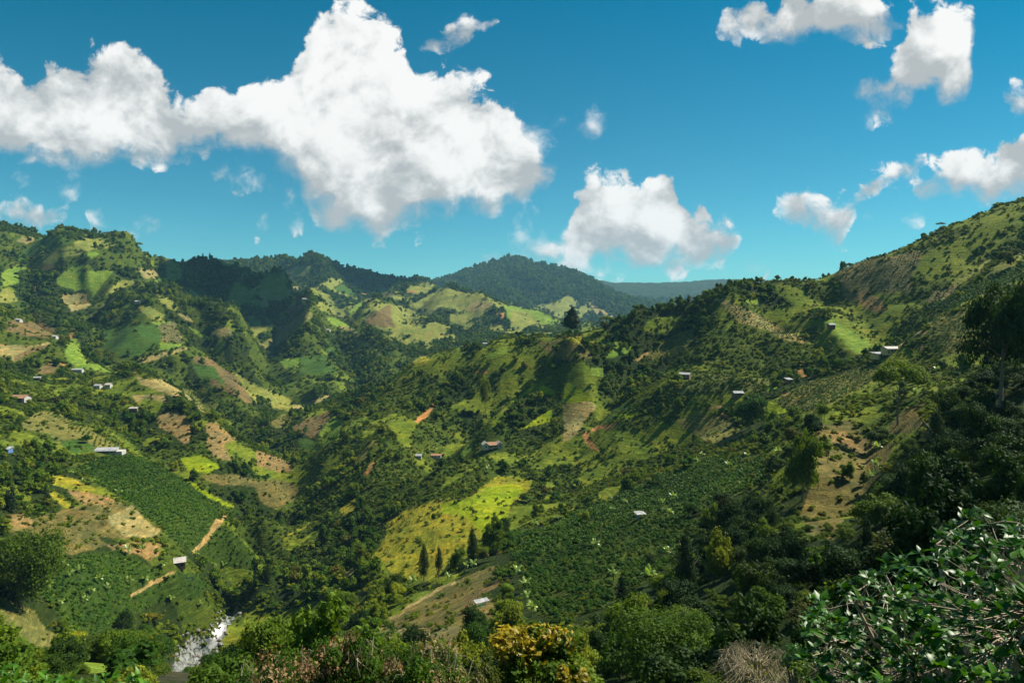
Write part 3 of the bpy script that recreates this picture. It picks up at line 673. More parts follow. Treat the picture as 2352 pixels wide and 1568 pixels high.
ML_dark = M_leaf('deep_green_foliage', (.012, .036, .006), (.034, .070, .010), (.07, .06, .015), .28)
ML_shrub = M_leaf('shrub_foliage', (.050, .105, .008), (.125, .165, .012), (.15, .10, .035))
ML_coffee = M_leaf('coffee_foliage', (.026, .088, .006), (.066, .140, .008), (.14, .17, .012), .28, .5, .15)
ML_banana = M_leaf('banana_foliage', (.16, .27, .055), (.24, .33, .075), None, .35, .35, .5, patch=False)
ML_big = M_leaf('glossy_broad_leaf', (.026, .10, .004), (.070, .19, .008), (.16, .19, .02), .32, .42, .34, patch=False)
ML_yel = M_leaf('yellow_leaf', (.24, .18, .010), (.34, .28, .014), None, .42, .45, .3, patch=False)
ML_dry = M_leaf('dry_leaf', (.22, .13, .065), (.26, .19, .09), (.10, .15, .02), .25, .6, .2, patch=False)
M_bark = M_basic('bark', (.17, .135, .10), .9, .1, .35, 8., bump=.3)
M_pale = M_basic('pale_branch_bark', (.36, .29, .20), .7, .2, .3, 14., bump=.2)
M_twig = M_basic('dry_twig', (.32, .27, .17), .8, .1, .35, 9.)
M_white = M_basic('whitewash', (.44, .43, .39), .85, .2, .12, 1.3)
M_zinc = M_basic('zinc_sheet', (.30, .31, .31), .75, .12, .35, .8)
M_rust = M_basic('weathered_sheet', (.40, .36, .33), .6, .3, .4, 1.1)
M_tile = M_basic('clay_tile', (.30, .17, .10), .85, .15, .3, 2.2)
M_ochre = M_basic('ochre_wall', (.58, .42, .20), .85, .2, .15, 1.)
M_wood = M_basic('timber', (.20, .13, .08), .85, .15, .35, 3.)
M_dark = M_basic('dark_opening', (.02, .02, .022), .6, .3, .2, 2.)
M_blue = M_basic('blue_paint', (.10, .20, .42), .6, .3, .15, 2.)
M_teal = M_basic('teal_plastic', (.04, .30, .26), .5, .3, .2, 2.)
M_stone = M_basic('river_stone', (.17, .16, .145), .75, .25, .35, .6, bump=.5)
M_orange = M_basic('orange_tarp', (.62, .20, .07), .6, .3, .2, 2.)

mt = bpy.data.materials.new('land'); mt.use_nodes = True; n = NT(mt.node_tree); b = n.n['Principled BSDF']
at = n.new('ShaderNodeAttribute', attribute_name='Col'); geo = n.new('ShaderNodeNewGeometry'); pos = geo.outputs['Position']
ra = n.new('ShaderNodeAttribute', attribute_name='grain')
f1 = n.noise(pos, .045, 5, .6); f2 = n.noise(pos, .33, 5, .65); f3 = n.noise(pos, 1.7, 4, .7)
col = at.outputs['Color']
col = n.mix(n.ramp(f1, .35, .65), n.mix(1., col, (.78, .86, .9), 'MULTIPLY'), n.mix(1., col, (1.2, 1.08, 1.), 'MULTIPLY'))
col = n.mix(n.ramp(f2, .46, .64), n.mix(1., col, (.80, .80, .85), 'MULTIPLY'), n.mix(1., col, (1.16, 1.12, 1.1), 'MULTIPLY'))
stv = n.new('ShaderNodeVectorMath', operation='MULTIPLY'); n.l.new(pos, stv.inputs[0]); stv.inputs[1].default_value = (.07, .07, 1.1)
f4 = n.noise(stv.outputs[0], 1., 4, .6, .6); f5 = n.noise(pos, .12, 4, .7)
col = n.mix(n.ramp(f4, .42, .60), n.mix(1., col, (.72, .76, .7), 'MULTIPLY'), n.mix(1., col, (1.15, 1.1, 1.05), 'MULTIPLY'))
col = n.mix(n.ramp(f5, .52, .66, 0., .6), col, n.mix(1., col, (1.35, .98, .9), 'MULTIPLY'))
col = n.mix(n.ramp(f3, .36, .52, .75, 0.), col, n.mix(1., col, (.42, .55, .40), 'MULTIPLY'))
n.l.new(col, b.inputs['Base Color']); b.inputs['Roughness'].default_value = .95; b.inputs['Specular IOR Level'].default_value = .08
hh = n.math('ADD', n.math('ADD', n.math('MULTIPLY', f2, 1.4), n.math('MULTIPLY', f3, .6)), n.math('MULTIPLY', f4, 1.2))
bp = n.new('ShaderNodeBump'); bp.inputs['Strength'].default_value = .55; bp.inputs['Distance'].default_value = 1.2
n.l.new(hh, bp.inputs['Height']); n.l.new(bp.outputs[0], b.inputs['Normal'])

# ------------------------------------------------------------------ land mesh
idx = np.arange(NC * NR).reshape(NC, NR)
a_, b2, c2, d2 = idx[:-1, :-1], idx[:-1, 1:], idx[1:, 1:], idx[1:, :-1]
faces = np.stack([a_, d2, c2, b2], -1).reshape(-1, 4)
seam = np.stack([idx[-1, :-1], idx[0, :-1], idx[0, 1:], idx[-1, 1:]], -1)
GXr = GX.copy()
me = mesh_from('land', np.stack([GX, GY, GZ], -1).reshape(-1, 3), np.concatenate([faces, seam]), mt, True)
colr = np.array([CLS[k][0] for k in CN])[GC.reshape(-1)]
far = np.clip((np.hypot(GX, GY).reshape(-1) - 2800) / 2000, 0, 1)[:, None]
ca = me.color_attributes.new('Col', 'FLOAT_COLOR', 'POINT')
ca.data.foreach_set('color', np.concatenate([colr, np.ones((len(colr), 1))], 1).astype(np.float32).ravel())
land = link('terrain', me); tag(land, kind='structure')
# ------------------------------------------------------------------ plant models
def unit(n_):
    d = rng.normal(size=(n_, 3)); return d / np.linalg.norm(d, axis=1, keepdims=True)
def leaf_quads(c, nrm, size, aspect=1.5):
    """one bent leaf-spray face per point: centre c, facing nrm"""
    m = len(c); r = unit(m); t = np.cross(nrm, r); t /= np.linalg.norm(t, axis=1, keepdims=True) + 1e-9
    b = np.cross(nrm, t); s = (size * (.6 + .8 * rng.random(m)))[:, None]
    p0 = c - t * s * .5 * aspect; p2 = c + t * s * .5 * aspect; p1 = c + b * s * .5 - nrm * s * .12; p3 = c - b * s * .5 - nrm * s * .12
    v = np.stack([p0, p1, p2, p3], 1).reshape(-1, 3)
    return v, np.arange(m * 4).reshape(m, 4)
def crown_mesh(name, mat, nleaf, size, lobes=9, w=1., h=1., jag=.16, flat=.0, seed=0, shape='round', bottom=-.25):
    """crown of unit radius about (0,0,z): leaf sprays on uneven lobes"""
    g = np.random.default_rng(seed); L = []
    if shape == 'cone':
        for k in range(lobes):
            f = k / (lobes - 1); rr = .42 * (1 - f) ** .75 + .05 if f > .12 else .3
            for q_ in range(1 if f > .85 else 3):
                a = g.random() * 6.28; L.append((cos(a) * rr * .75, sin(a) * rr * .75, -.9 + f * 1.9, rr * (.75 + .5 * g.random()) + .05))
    elif shape == 'umbrella':
        for k in range(lobes):
            a = g.random() * 6.28; d = math.sqrt(g.random()) * .85; L.append((cos(a) * d, sin(a) * d, .35 - .45 * d * d + g.random() * .12, .22 + .12 * g.random()))
    else:
        for k in range(lobes):
            a = g.random() * 6.28; d = math.sqrt(g.random()) * .78; z = (g.random() * 1.25 - .5) * (1 - d * .5)
            L.append((cos(a) * d, sin(a) * d, z, .17 + .33 * g.random() ** 1.5))
        L.append((0, 0, .05, .42))
    L = np.array(L); pk = L[:, 3] ** 2; k = g.choice(len(L), nleaf, p=pk / pk.sum())
    d = g.normal(size=(nleaf, 3)); d /= np.linalg.norm(d, axis=1, keepdims=True); d[:, 2] = np.where(d[:, 2] < bottom, -d[:, 2] * .6, d[:, 2])
    rad = L[k, 3] * (1 - jag * 1.2 * g.random(nleaf) ** 2 + jag * g.normal(size=nleaf) * .5)
    c = L[k, :3] + d * rad[:, None]
    nrm = d * .8 + unit(nleaf) * .75 + np.array([0, 0, .35]); nrm /= np.linalg.norm(nrm, axis=1, keepdims=True)
    v, f = leaf_quads(c, nrm, size)
    v = v * np.array([w, w, h])
    return mesh_from(name, v, f, mat)
def tube(path, rads, k=6):
    V, F = [], []
    path = [np.array(p, float) for p in path]
    for i, p in enumerate(path):
        d = path[min(i + 1, len(path) - 1)] - path[max(i - 1, 0)]; d /= np.linalg.norm(d) + 1e-9
        a = np.cross(d, [0.3, .9, .2]); a /= np.linalg.norm(a) + 1e-9; b = np.cross(d, a)
        for j in range(k):
            t = 2 * pi * j / k; V.append(p + rads[i] * (cos(t) * a + sin(t) * b))
    for i in range(len(path) - 1):
        for j in range(k):
            F.append((i * k + j, i * k + (j + 1) % k, (i + 1) * k + (j + 1) % k, (i + 1) * k + j))
    F.append(tuple(range((len(path) - 1) * k, len(path) * k)))
    return V, F
def join(parts):
    V, F = [], []
    for v, f in parts:
        o = len(V); V += list(v); F += [tuple(i + o for i in q_) for q_ in f]
    return V, F
def trunk_mesh(name, mat, h, r, limbs=5, spread=.6, seed=0):
    g = random.Random(seed); P = []
    top = h
    pts = [(0, 0, -.6)] + [((g.random() - .5) * .05 * h, (g.random() - .5) * .05 * h, h * t) for t in (.3, .6, 1.)]
    P.append(tube(pts, [r * 1.3, r, r * .75, r * .3]))
    for k in range(limbs):
        z = h * (.45 + .4 * k / max(1, limbs)); a = g.random() * 6.28; L = spread * h * .5
        P.append(tube([(0, 0, z), (cos(a) * L * .5, sin(a) * L * .5, z + L * .45), (cos(a) * L, sin(a) * L, z + L * .75)], [r * .5, r * .35, r * .12], 5))
    v, f = join(P); return mesh_from(name, v, f, mat)
def box(x0, y0, z0, x1, y1, z1):
    v = [(x, y, z) for z in (z0, z1) for y in (y0, y1) for x in (x0, x1)]
    return v, [(0, 2, 3, 1), (4, 5, 7, 6), (0, 1, 5, 4), (2, 6, 7, 3), (0, 4, 6, 2), (1, 3, 7, 5)]
def part(name, parts, mat, parent, label=None):
    v, f = join(parts); o = link(name, mesh_from(name, v, f, mat), parent)
    if label: o['label'] = label
    return o

# far, middle and near versions of every kind; the near ones carry small leaves
KIND = {}
def variants(key, mat, n, **kw):
    KIND[key] = [crown_mesh(f'{key}_{i}', mat, seed=hash((key, i)) % 1000 if False else i * 13 + len(key) * 7, **kw) for i in range(n)]
variants('tree_far', ML_tree, 3, nleaf=130, size=.42, lobes=7)
variants('tree_mid', ML_tree, 5, nleaf=620, size=.20, lobes=12, jag=.32)
variants('pale_mid', ML_light, 3, nleaf=560, size=.20, lobes=10, jag=.25)
variants('umb_mid', ML_tree, 2, nleaf=520, size=.17, lobes=16, shape='umbrella')
variants('tree_near', ML_tree, 4, nleaf=5600, size=.068, lobes=19, jag=.34)
variants('dark_near', ML_dark, 3, nleaf=5600, size=.068, lobes=20, jag=.34)
variants('pale_near', ML_light, 2, nleaf=4500, size=.075, lobes=14, jag=.3)
variants('con_mid', ML_con, 2, nleaf=620, size=.13, lobes=11, shape='cone', w=.85)
variants('con_near', ML_con, 3, nleaf=5000, size=.055, lobes=14, shape='cone', w=.85)
variants('shrub_mid', ML_shrub, 4, nleaf=170, size=.30, lobes=6, jag=.3)
variants('shrub_near', ML_shrub, 4, nleaf=1500, size=.10, lobes=8, jag=.3)
variants('coffee_mid', ML_coffee, 3, nleaf=70, size=.42, lobes=4, jag=.3)
variants('coffee_near', ML_coffee, 2, nleaf=420, size=.17, lobes=6, jag=.3)

# ------------------------------------------------------------------ scatter over the land
SPAN = slice(c0 - 4, c0 + NC_IN + 4)
sx, sy, sz, sr, scl = (a[SPAN] for a in (GX, GY, GZ, RS, GC))
srm = RM[SPAN]
def cell_area():
    ex = np.gradient(sx, axis=0); ey = np.gradient(sy, axis=0); fx = np.gradient(sx, axis=1); fy = np.gradient(sy, axis=1)
    return np.abs(ex * fy - ey * fx)
AREA = cell_area()
slope_ok = sy > 0
def scatter(dens, spacing, rmin, rmax, hmax, seed):
    g = np.random.default_rng(seed)
    see = (sz + hmax) / sr > srm - .012
    lam = AREA * dens / spacing ** 2 * see * (sr > rmin) * (sr < rmax)
    k = g.poisson(np.minimum(lam, 30)); i, j = np.nonzero(k); rep = k[i, j]; i = np.repeat(i, rep); j = np.repeat(j, rep)
    i1 = np.minimum(i + 1, sx.shape[0] - 1); j1 = np.minimum(j + 1, sx.shape[1] - 1)
    a = g.random(len(i)) - .5; b = g.random(len(i)) - .5
    x = sx[i, j] + a * (sx[i1, j] - sx[i, j]) + b * (sx[i, j1] - sx[i, j]); y = sy[i, j] + a * (sy[i1, j] - sy[i, j]) + b * (sy[i, j1] - sy[i, j])
    return x, y, height(x, y)
td = np.array([CLS[k][1] for k in CN])[scl]; sd = np.array([CLS[k][2] for k in CN])[scl]
# trees also line the edges of the plots
field_cl = np.isin(scl, [CI[k] for k in ('past', 'bright', 'tan', 'brown', 'gdark', 'soilrow', 'ypast', 'dgrass')])
edge = np.zeros(scl.shape, bool)
edge[2:-2, 2:-2] = (field_cl[2:-2, 2:-2] & (~field_cl[4:, 2:-2] | ~field_cl[:-4, 2:-2] | ~field_cl[2:-2, 4:] | ~field_cl[2:-2, :-4]))
en = fbm(sx / 30, sy / 30, 3)
td = np.where(edge & (sr > 500) & (en > .5), .3, td)
sd = sd * np.where(sr > 900, .45, 1.) * np.where((scl == CI['mead']) & (sr > 300), np.clip((fbm(sx / 14, sy / 14, 3) - .46) * 9, .1, 1.6), 1.)
clump = fbm(sx / 18 + 9, sy / 18, 3)
td = td * np.clip(.35 + 2.2 * (clump - .3), .2, 1.5)
kill = np.zeros(scl.shape, bool)
tsp = np.where(sr < 260, 4.0, np.maximum(4.4, sr * .0031)); ssp = np.maximum(2.1, sr * .0040)
tx, ty, tz = scatter(td, tsp, 42, 6500, 8, 1)
hx, hy, hz = scatter(sd, ssp, 24, 2600, 2, 2)
# bare strips, the river and the house yards keep clear
YARD = []
def clear(x, y, extra=0.):
    m = np.ones(len(x), bool)
    for (cx, cy, r) in YARD: m &= np.hypot(x - cx, y - cy) > r + extra
    return m
def frac(x, y, k=1.): return np.modf(np.abs(np.sin(x * 12.9898 * k + y * 78.233) * 43758.5453))[0]
def D(k, x, y): return OFF[k][0] + x * .2502, OFF[k][1] + y * .2502
# buildings: picture x, y of the foot, width in picture units, kind, yaw, label ...
BUILD = [
 ('hacienda', 1130, 1027, 58, .25), ('longbarn', 246, 1040, 66, .10), ('tilehouse', 48, 920, 34, -.12), ('greyshed', 412, 1300, 36, .45), ('shelter', 1467, 1192, 36, .3),
 ('tarproof', 1106, 1390, 40, .5), ('tinhouse', 1573, 866, 27, -.45), ('cabin', 1694, 911, 24, .1), ('ochre', 2045, 812, 34, .15), ('whiteshed', 2020, 821, 30, .35), ('hut', 1811, 880, 14, .3),
 ('barnrow', 962, 1052, 18, .05), ('barnrow2', 1002, 1051, 26, .0), ('lowwhite', 226, 891, 13, .0), ('lowwhite2', 250, 889, 12, .05), ('lowlong', 84, 872, 23, .0), ('tinleft', 179, 854, 22, .1),
 ('whitefar', 44, 739, 9, .0), ('whitefar2', 127, 778, 8, .1), ('ridgehouse', 318, 697, 14, .0), ('saddlehouse', 753, 761, 12, .0), ('spurhouse', 700, 690, 12, .1), ('hillhouse', 1114, 792, 12, .1),
 ('bluehut', 20, 1040, 9, .0), ('midhut', 308, 944, 18, .1), ('kneehouse', 1909, 753, 14, .0),
]
BP = {}
for nm, px, py, w, yaw in BUILD:
    x, y, z = hit(px, py); R = hypot(x, y); BP[nm] = (x, y, z, R, w * .84 * R / PF, yaw); YARD.append((x, y, w * R / PF * .55))
KEEP = [(px - w * .42, py - w * .5 - 2, px + w * .42, py + 3, BP[nm][3] + 3) for nm, px, py, w, yaw in BUILD]
BAN = [('F',600,500),('F',460,690),('F',640,590),('F',740,550),('F',840,740),('F',1000,710),('F',1190,650),('F',1330,640),('F',1550,620),('F',780,820),('F',560,850),('F',1570,830),('F',1500,500),('F',1800,400),('F',1960,490),('F',2060,520),('F',1300,350),('F',1180,370),('F',1840,870),('F',910,640),
 ('H',1740,880),('H',1690,930),('H',2160,890),('H',1990,985),('H',900,1270),('H',920,1390),('H',1040,1310),('H',1380,1320),('H',1450,1420),('H',1480,1270),('H',400,1460),('H',210,1520),
 ('J',930,600),('J',1430,390),('J',40,570),('J',120,700),('J',130,810),('J',180,930),('J',1260,655),('J',760,330),('I',1920,510),('I',1990,505),('I',1760,600),('I',1440,645),('G',1600,545),('G',1660,490),('G',1540,570),('G',1640,530),('G',2140,730),
 ('E',850,1270),('E',1090,1380),('E',760,1280),('E',640,1200),('K',1520,850),('K',1000,985),('K',980,1140),('K',1350,460),('K',1550,250),('K',85,1010),('K',960,1260)]
for a, b_ in ((1480,1560),(1560,1520),(1600,1490),(1660,1425),(1730,1350),(1800,1300),(1870,1262),(1960,1205),(2010,1130),(2050,1050),(2110,970),(2165,900)):
    px, py = D('F', a, b_); x, y, z = hit(px, py, 150.); KEEP.append((px - 16, py - 7, px + 13, py + 6, hypot(x, y) - 5))
BW = []
for k, a, b_ in BAN:
    px, py = D(k, a, b_); x, y, z = hit(px, py + 5); R = hypot(x, y); BW.append((x, y, z, R, px, py)); KEEP.append((px - 9, py - 10, px + 9, py + 6, R - 1)); YARD.append((x, y, 2.2))
# trees the picture shows one by one: foot x, foot y, height, width (picture units), model, bare trunk share, label
SOLO = [
 (1313, 780, 70, 40, 'pine', .36, 'tall lone pine with a bare trunk on the central ridge'),
 (974, 1335, 92, 40, 'con', .22, 'taller of the pair of dark conifers at the foot of the yellow-green pasture'),
 (1008, 1328, 78, 31, 'con', .30, 'shorter right-hand one of the pair of dark conifers below the yellow-green pasture'),
 (1085, 1290, 84, 44, 'con', .05, 'dark pointed conifer at the right edge of the yellow-green pasture'),
 (1140, 1285, 100, 62, 'tree', .15, 'big dark tree with a ragged crown right of the pointed conifer'),
 (2298, 940, 250, 125, 'ragged', .16, 'very tall dark tree with a ragged crown against the hillside at the far right'),
 (2062, 975, 130, 100, 'umb', .30, 'huge dark shade tree beside the lower end of the coffee plot'),
 (1722, 985, 75, 66, 'tree', .18, 'broad dark green tree below the small tin-roofed cabin'),
 (1842, 1150, 150, 70, 'tree', .12, 'tall leafy tree at the left edge of the brown cleared slope'),
 (1893, 972, 40, 30, 'tree', .35, 'small tree with a dark crown at the top of the brown cleared slope'),
 (1902, 1065, 52, 34, 'pale', .55, 'slender pale tree standing in the brown cleared slope'),
 (1952, 1105, 40, 32, 'tree', .1, 'round bush-like tree on the brown cleared slope'),
 (1984, 1115, 30, 15, 'tree', .1, 'narrow dark young tree at the bottom of the brown cleared slope'),
 (1115, 948, 78, 22, 'palecol', .1, 'slim bright yellow-green tree standing among dark woods above the white farmhouse'),
 (997, 1200, 22, 11, 'tree', .2, 'lone small tree in the upper yellow-green pasture'),
 (1517, 852, 34, 15, 'con', .4, 'slender dark tree left of the tin-roofed house'), (1531, 852, 34, 13, 'con', .4, 'second slender dark tree left of the tin-roofed house'),
 (1393, 755, 28, 30, 'umb', .45, 'flat-crowned tree right of the lone pine on the ridge'),
 (196, 536, 9, 14, 'tree', .2, 'small dark tree on the summit of the big left mountain'), (482, 592, 15, 8, 'con', .2, 'taller pointed tree on the dark saddle of the left skyline'), (466, 595, 11, 7, 'con', .2, 'shorter pointed tree on the dark saddle of the left skyline'),
 (318, 572, 12, 16, 'umb', .3, 'flat-topped tree on the left skyline'), (985, 656, 15, 7, 'umb', .7, 'leftmost thin bare-stemmed tree on the saddle before the central mountain'), (997, 656, 12, 6, 'umb', .7, 'middle thin bare-stemmed tree on the saddle before the central mountain'), (1005, 656, 11, 8, 'tree', .5, 'rightmost tree of the three on the saddle before the central mountain'),
 (2160, 530, 16, 16, 'umb', .55, 'small flat-topped tree standing clear on the right skyline'), (2203, 522, 12, 14, 'umb', .3, 'low flat-topped tree on the right skyline next to the ridge woods'),
 (46, 1395, 150, 130, 'wide', .02, 'large dark tree mass at the left edge below the tan field'), (1640, 1340, 120, 80, 'pale', .1, 'upright grey-green tree in shade left of the brown cleared slope foot'), (2010, 1210, 70, 90, 'tree', .1, 'dark bushy tree behind the glossy-leaved foreground tree'),
 (253, 1040, 26, 14, 'tree', .1, None), (1545, 1555, 150, 230, 'wide', .02, 'big feathery green tree at the bottom centre'), (1740, 1440, 90, 110, 'tree', .08, 'dark rounded tree behind the bare twiggy bush'), (1425, 1560, 110, 120, 'tree', .08, 'dark tree right of the golden-leaved tree'),
]
SOLO = [s_ for s_ in SOLO if s_[6]]
SW = []
for s_ in SOLO:
    x, y, z = hit(s_[0], s_[1], 40.); R = hypot(x, y); SW.append((x, y, z, R)); KEEP.append((0, 0, -9, -9, 0) if s_[4] in ('ragged', 'wide') else (s_[0] - s_[3] * .45, s_[1] - s_[2], s_[0] + s_[3] * .45, s_[1] + 1, R - 1)); YARD.append((x, y, s_[3] * R / PF * .35))
FIELDLIKE = {'past', 'bright', 'tan', 'brown', 'gdark', 'soilrow', 'ypast', 'ybright', 'crow', 'crowtan', 'coffee', 'orange', 'path', 'river', 'scrub', 'yellow', 'dgrass', 'olive', 'cslope', 'lshrub'}
def overlook(x, y, z, up, rad, p, bias=4.):
    """thins plants that would stand in front of open plots, water and houses lower down the line of sight"""
    R = np.hypot(x, y); px, py = project(x, y, z + up); bx, by = project(x, y, z); rp = rad / R * PF * .75
    k = np.ones(len(x), bool); drop = np.zeros(len(x)); rnd = frac(x, y, 9.)
    own = classify(x, y, z, np.ones(len(x), bool), 0.)
    for kk, cl, poly in PLOTS:
        if cl not in FIELDLIKE: continue
        ox, oy = OFF[kk]; pl = [(ox + a * .2502, oy + b * .2502) for a, b in poly]
        hardp = 1. if cl in ('river', 'path', 'orange') else p
        xs = [q_[0] for q_ in pl]; ys = [q_[1] for q_ in pl]
        c = (px > min(xs) - 3) & (px < max(xs) + 3) & (py > min(ys) - 3) & (py < max(ys) + 3)
        i = np.nonzero(c)[0]
        if len(i):
            ins = inpoly(px[i], py[i], pl) | inpoly(px[i], py[i] - rp[i] * .8, pl) | inpoly(px[i] - rp[i] * .6, py[i], pl) | inpoly(px[i] + rp[i] * .6, py[i], pl)
            same = inpoly(bx[i], by[i], pl)
            drop[i] = np.maximum(drop[i], np.where(ins & ~same, hardp, 0))
    k &= rnd > drop
    for (x0, y0, x1, y1, rm) in KEEP: k &= ~((px + rp > x0) & (px - rp < x1) & (py - rp < y1) & (by > y0) & (R < rm))
    return k
ok = overlook(tx, ty, tz, np.maximum(4.6, np.hypot(tx, ty) * .004) * .7, np.maximum(4.6, np.hypot(tx, ty) * .004) * .7, .99); tx, ty, tz = tx[ok], ty[ok], tz[ok]
ok = overlook(hx, hy, hz, 1.2 + 0 * hx, 1.2 + 0 * hx, .7); hx, hy, hz = hx[ok], hy[ok], hz[ok]
ok = clear(tx, ty, 2.5); tx, ty, tz = tx[ok], ty[ok], tz[ok]
ok = clear(hx, hy, 1.2); hx, hy, hz = hx[ok], hy[ok], hz[ok]
tR = np.hypot(tx, ty); hR = np.hypot(hx, hy)
u = frac(tx, ty); grove = fbm(tx / 160 + 90, ty / 160, 3); grove2 = fbm(tx / 60 + 33, ty / 60 + 5, 3)
trad = np.maximum(4.6, tR * .0031) * (.30 + .80 * u ** 2.2) * np.where((tR > 330) & (tR < 1100), .88, 1.) * np.where(tR < 260, .8, 1.)
kindt = np.where(frac(tx, ty, 2.) < .14 + .5 * (grove2 > .6), 1, 0)      # 1 pale, 2 umbrella, 3 conifer
kindt = np.where(frac(tx, ty, 3.) < .10, 2, kindt); kindt = np.where((frac(tx, ty, 4.) < .002 + .05 * (grove > .68)) & (tR < 450), 3, kindt)
tth = np.arctan2(tx, ty); kindt = np.where((tR < 330) & (kindt != 3) & (frac(tx, ty, 7.) < np.clip((tth - .02) * 3.2, .15, .9)), 4, kindt)
hrad = np.maximum(2.1, hR * .0036) * (.26 + .62 * frac(hx, hy) ** 1.5)
# rows of coffee bushes
def rows(cls, ang, row, gap, rmax, seed):
    g = np.random.default_rng(seed); m = (scl == CI[cls]) & (sr < rmax)
    if not m.any(): return [np.zeros(0)] * 3
    i, j = np.nonzero(m)
    # lattice in the field's own axes; keep lattice points whose nearest land cell is in the field
    X, Y = sx[i, j], sy[i, j]; out = []
    ca_, sa_ = cos(ang), sin(ang)
    key = set()
    a = np.round((X * ca_ + Y * sa_) / row).astype(int); b = np.round((-X * sa_ + Y * ca_) / gap).astype(int)
    ar = np.maximum(1, np.ceil(np.sqrt(AREA[i, j]) / gap / 2)).astype(int)
    for da in range(-2, 3):
        for db in range(-3, 4):
            w_ = (abs(da) * row <= ar * gap * .8) & (abs(db) <= ar)
            key |= set(zip((a[w_] + da).tolist(), (b[w_] + db).tolist()))
    K = np.array(sorted(key), float); A = K[:, 0] * row + g.normal(size=len(K)) * .12; B = K[:, 1] * gap + g.normal(size=len(K)) * .18
    # rows wander a little along the contour
    A = A + 1.6 * np.sin(B / 19.) + .8 * np.sin(B / 7. + A / 60)
    x = A * ca_ - B * sa_; y = A * sa_ + B * ca_; keep = g.random(len(x)) > .06
    x, y = x[keep], y[keep]; z = height(x, y)
    cc = classify(x, y, z, np.ones(len(x), bool)); keep = cc == CI[cls]
    return x[keep], y[keep], z[keep]
cof = []
for cls, ang, row, gap, rmax, rad in (('crow', .35, 2.9, 1.4, 1300, .88), ('crowtan', .5, 3.2, 1.6, 1300, .95), ('coffee', -.25, 2.3, 1.35, 1100, 1.05), ('cslope', .55, 2.7, 1.15, 620, 1.12), ('soilrow', .9, 4.2, 2.6, 1400, 1.0)):
    x, y, z = rows(cls, ang, row, gap, rmax, 5)
    g_ = fbm(x / 22, y / 22, 3); gp = frac(x, y, 5.)
    k = gp > (.16 if cls == 'cslope' else .07) * (1 + 1.6 * (g_ > .60))
    cof.append(np.stack([x[k], y[k], z[k], rad * (.42 + .78 * frac(x[k], y[k]))], 1))
cof = np.concatenate(cof); cof = cof[clear(cof[:, 0], cof[:, 1], .8)]


# ------------------------------------------------------------------ what is too many to be single things
def instancer(name, label, cat, P, rad, zoff, which, kinds, group=None):
    """one object: a plant model set on each point"""
    me = bpy.data.meshes.new(name); me.vertices.add(len(P)); me.vertices.foreach_set('co', np.asarray(P, np.float32).ravel())
    for nm, typ, data in (('rad', 'FLOAT', rad), ('zs', 'FLOAT', zoff), ('which', 'INT', which)):
        a = me.attributes.new(nm, typ, 'POINT'); a.data.foreach_set('value', np.asarray(data, np.int32 if typ == 'INT' else np.float32))
    col_ = bpy.data.collections.new(name + '_models')
    for i, k in enumerate(kinds):
        o = bpy.data.objects.new(f'{i:02d}_model', k); col_.objects.link(o)
    ng = bpy.data.node_groups.new(name, 'GeometryNodeTree')
    ng.interface.new_socket('Geometry', in_out='INPUT', socket_type='NodeSocketGeometry'); ng.interface.new_socket('Geometry', in_out='OUTPUT', socket_type='NodeSocketGeometry')
    N = ng.nodes; Lk = ng.links
    gi = N.new('NodeGroupInput'); go = N.new('NodeGroupOutput'); ci = N.new('GeometryNodeCollectionInfo'); ci.inputs[0].default_value = col_
    ci.inputs['Separate Children'].default_value = True; ci.inputs['Reset Children'].default_value = True
    ip = N.new('GeometryNodeInstanceOnPoints'); Lk.new(gi.outputs[0], ip.inputs['Points']); Lk.new(ci.outputs[0], ip.inputs['Instance'])
    ip.inputs['Pick Instance'].default_value = True
    def at_(nm, typ):
        x = N.new('GeometryNodeInputNamedAttribute'); x.data_type = typ; x.inputs[0].default_value = nm; return [s_ for s_ in x.outputs if s_.enabled][0]
    Lk.new(at_('which', 'INT'), ip.inputs['Instance Index'])
    cx = N.new('ShaderNodeCombineXYZ'); r_ = at_('rad', 'FLOAT'); Lk.new(r_, cx.inputs[0]); Lk.new(r_, cx.inputs[1]); Lk.new(at_('zs', 'FLOAT'), cx.inputs[2]); Lk.new(cx.outputs[0], ip.inputs['Scale'])
    rv = N.new('FunctionNodeRandomValue'); rv.data_type = 'FLOAT_VECTOR'; rv.inputs[0].default_value = (-.12, -.12, 0); rv.inputs[1].default_value = (.12, .12, 6.28)
    Lk.new(rv.outputs[0], ip.inputs['Rotation']); Lk.new(ip.outputs[0], go.inputs[0])
    o = link(name, me); md = o.modifiers.new('plants', 'NODES'); md.node_group = ng
    tag(o, label, cat, group, 'stuff'); return o
def largest(R, rad, vis, n_=300):
    s_ = np.where(vis, rad / R, 0); return np.argsort(-s_)[:n_]
def in_view(x, y, z):
    """stands in the frame and is not behind the land"""
    px, py = project(x, y, z); R = np.hypot(x, y)
    f = (px > 4) & (px < PW - 4) & (py > 0) & (py < PH - 8)
    ss = np.linspace(0.02, .985, 90)[None]; ok = np.ones(len(x), bool)
    for i in np.nonzero(f)[0]:
        r = 2.5 + (R[i] - 2.5) * ss[0]; X = x[i] / R[i] * r; Y = y[i] / R[i] * r
        if (height(X, Y) / r).max() > (z[i] + 1.5) / R[i]: ok[i] = False
    return f & ok
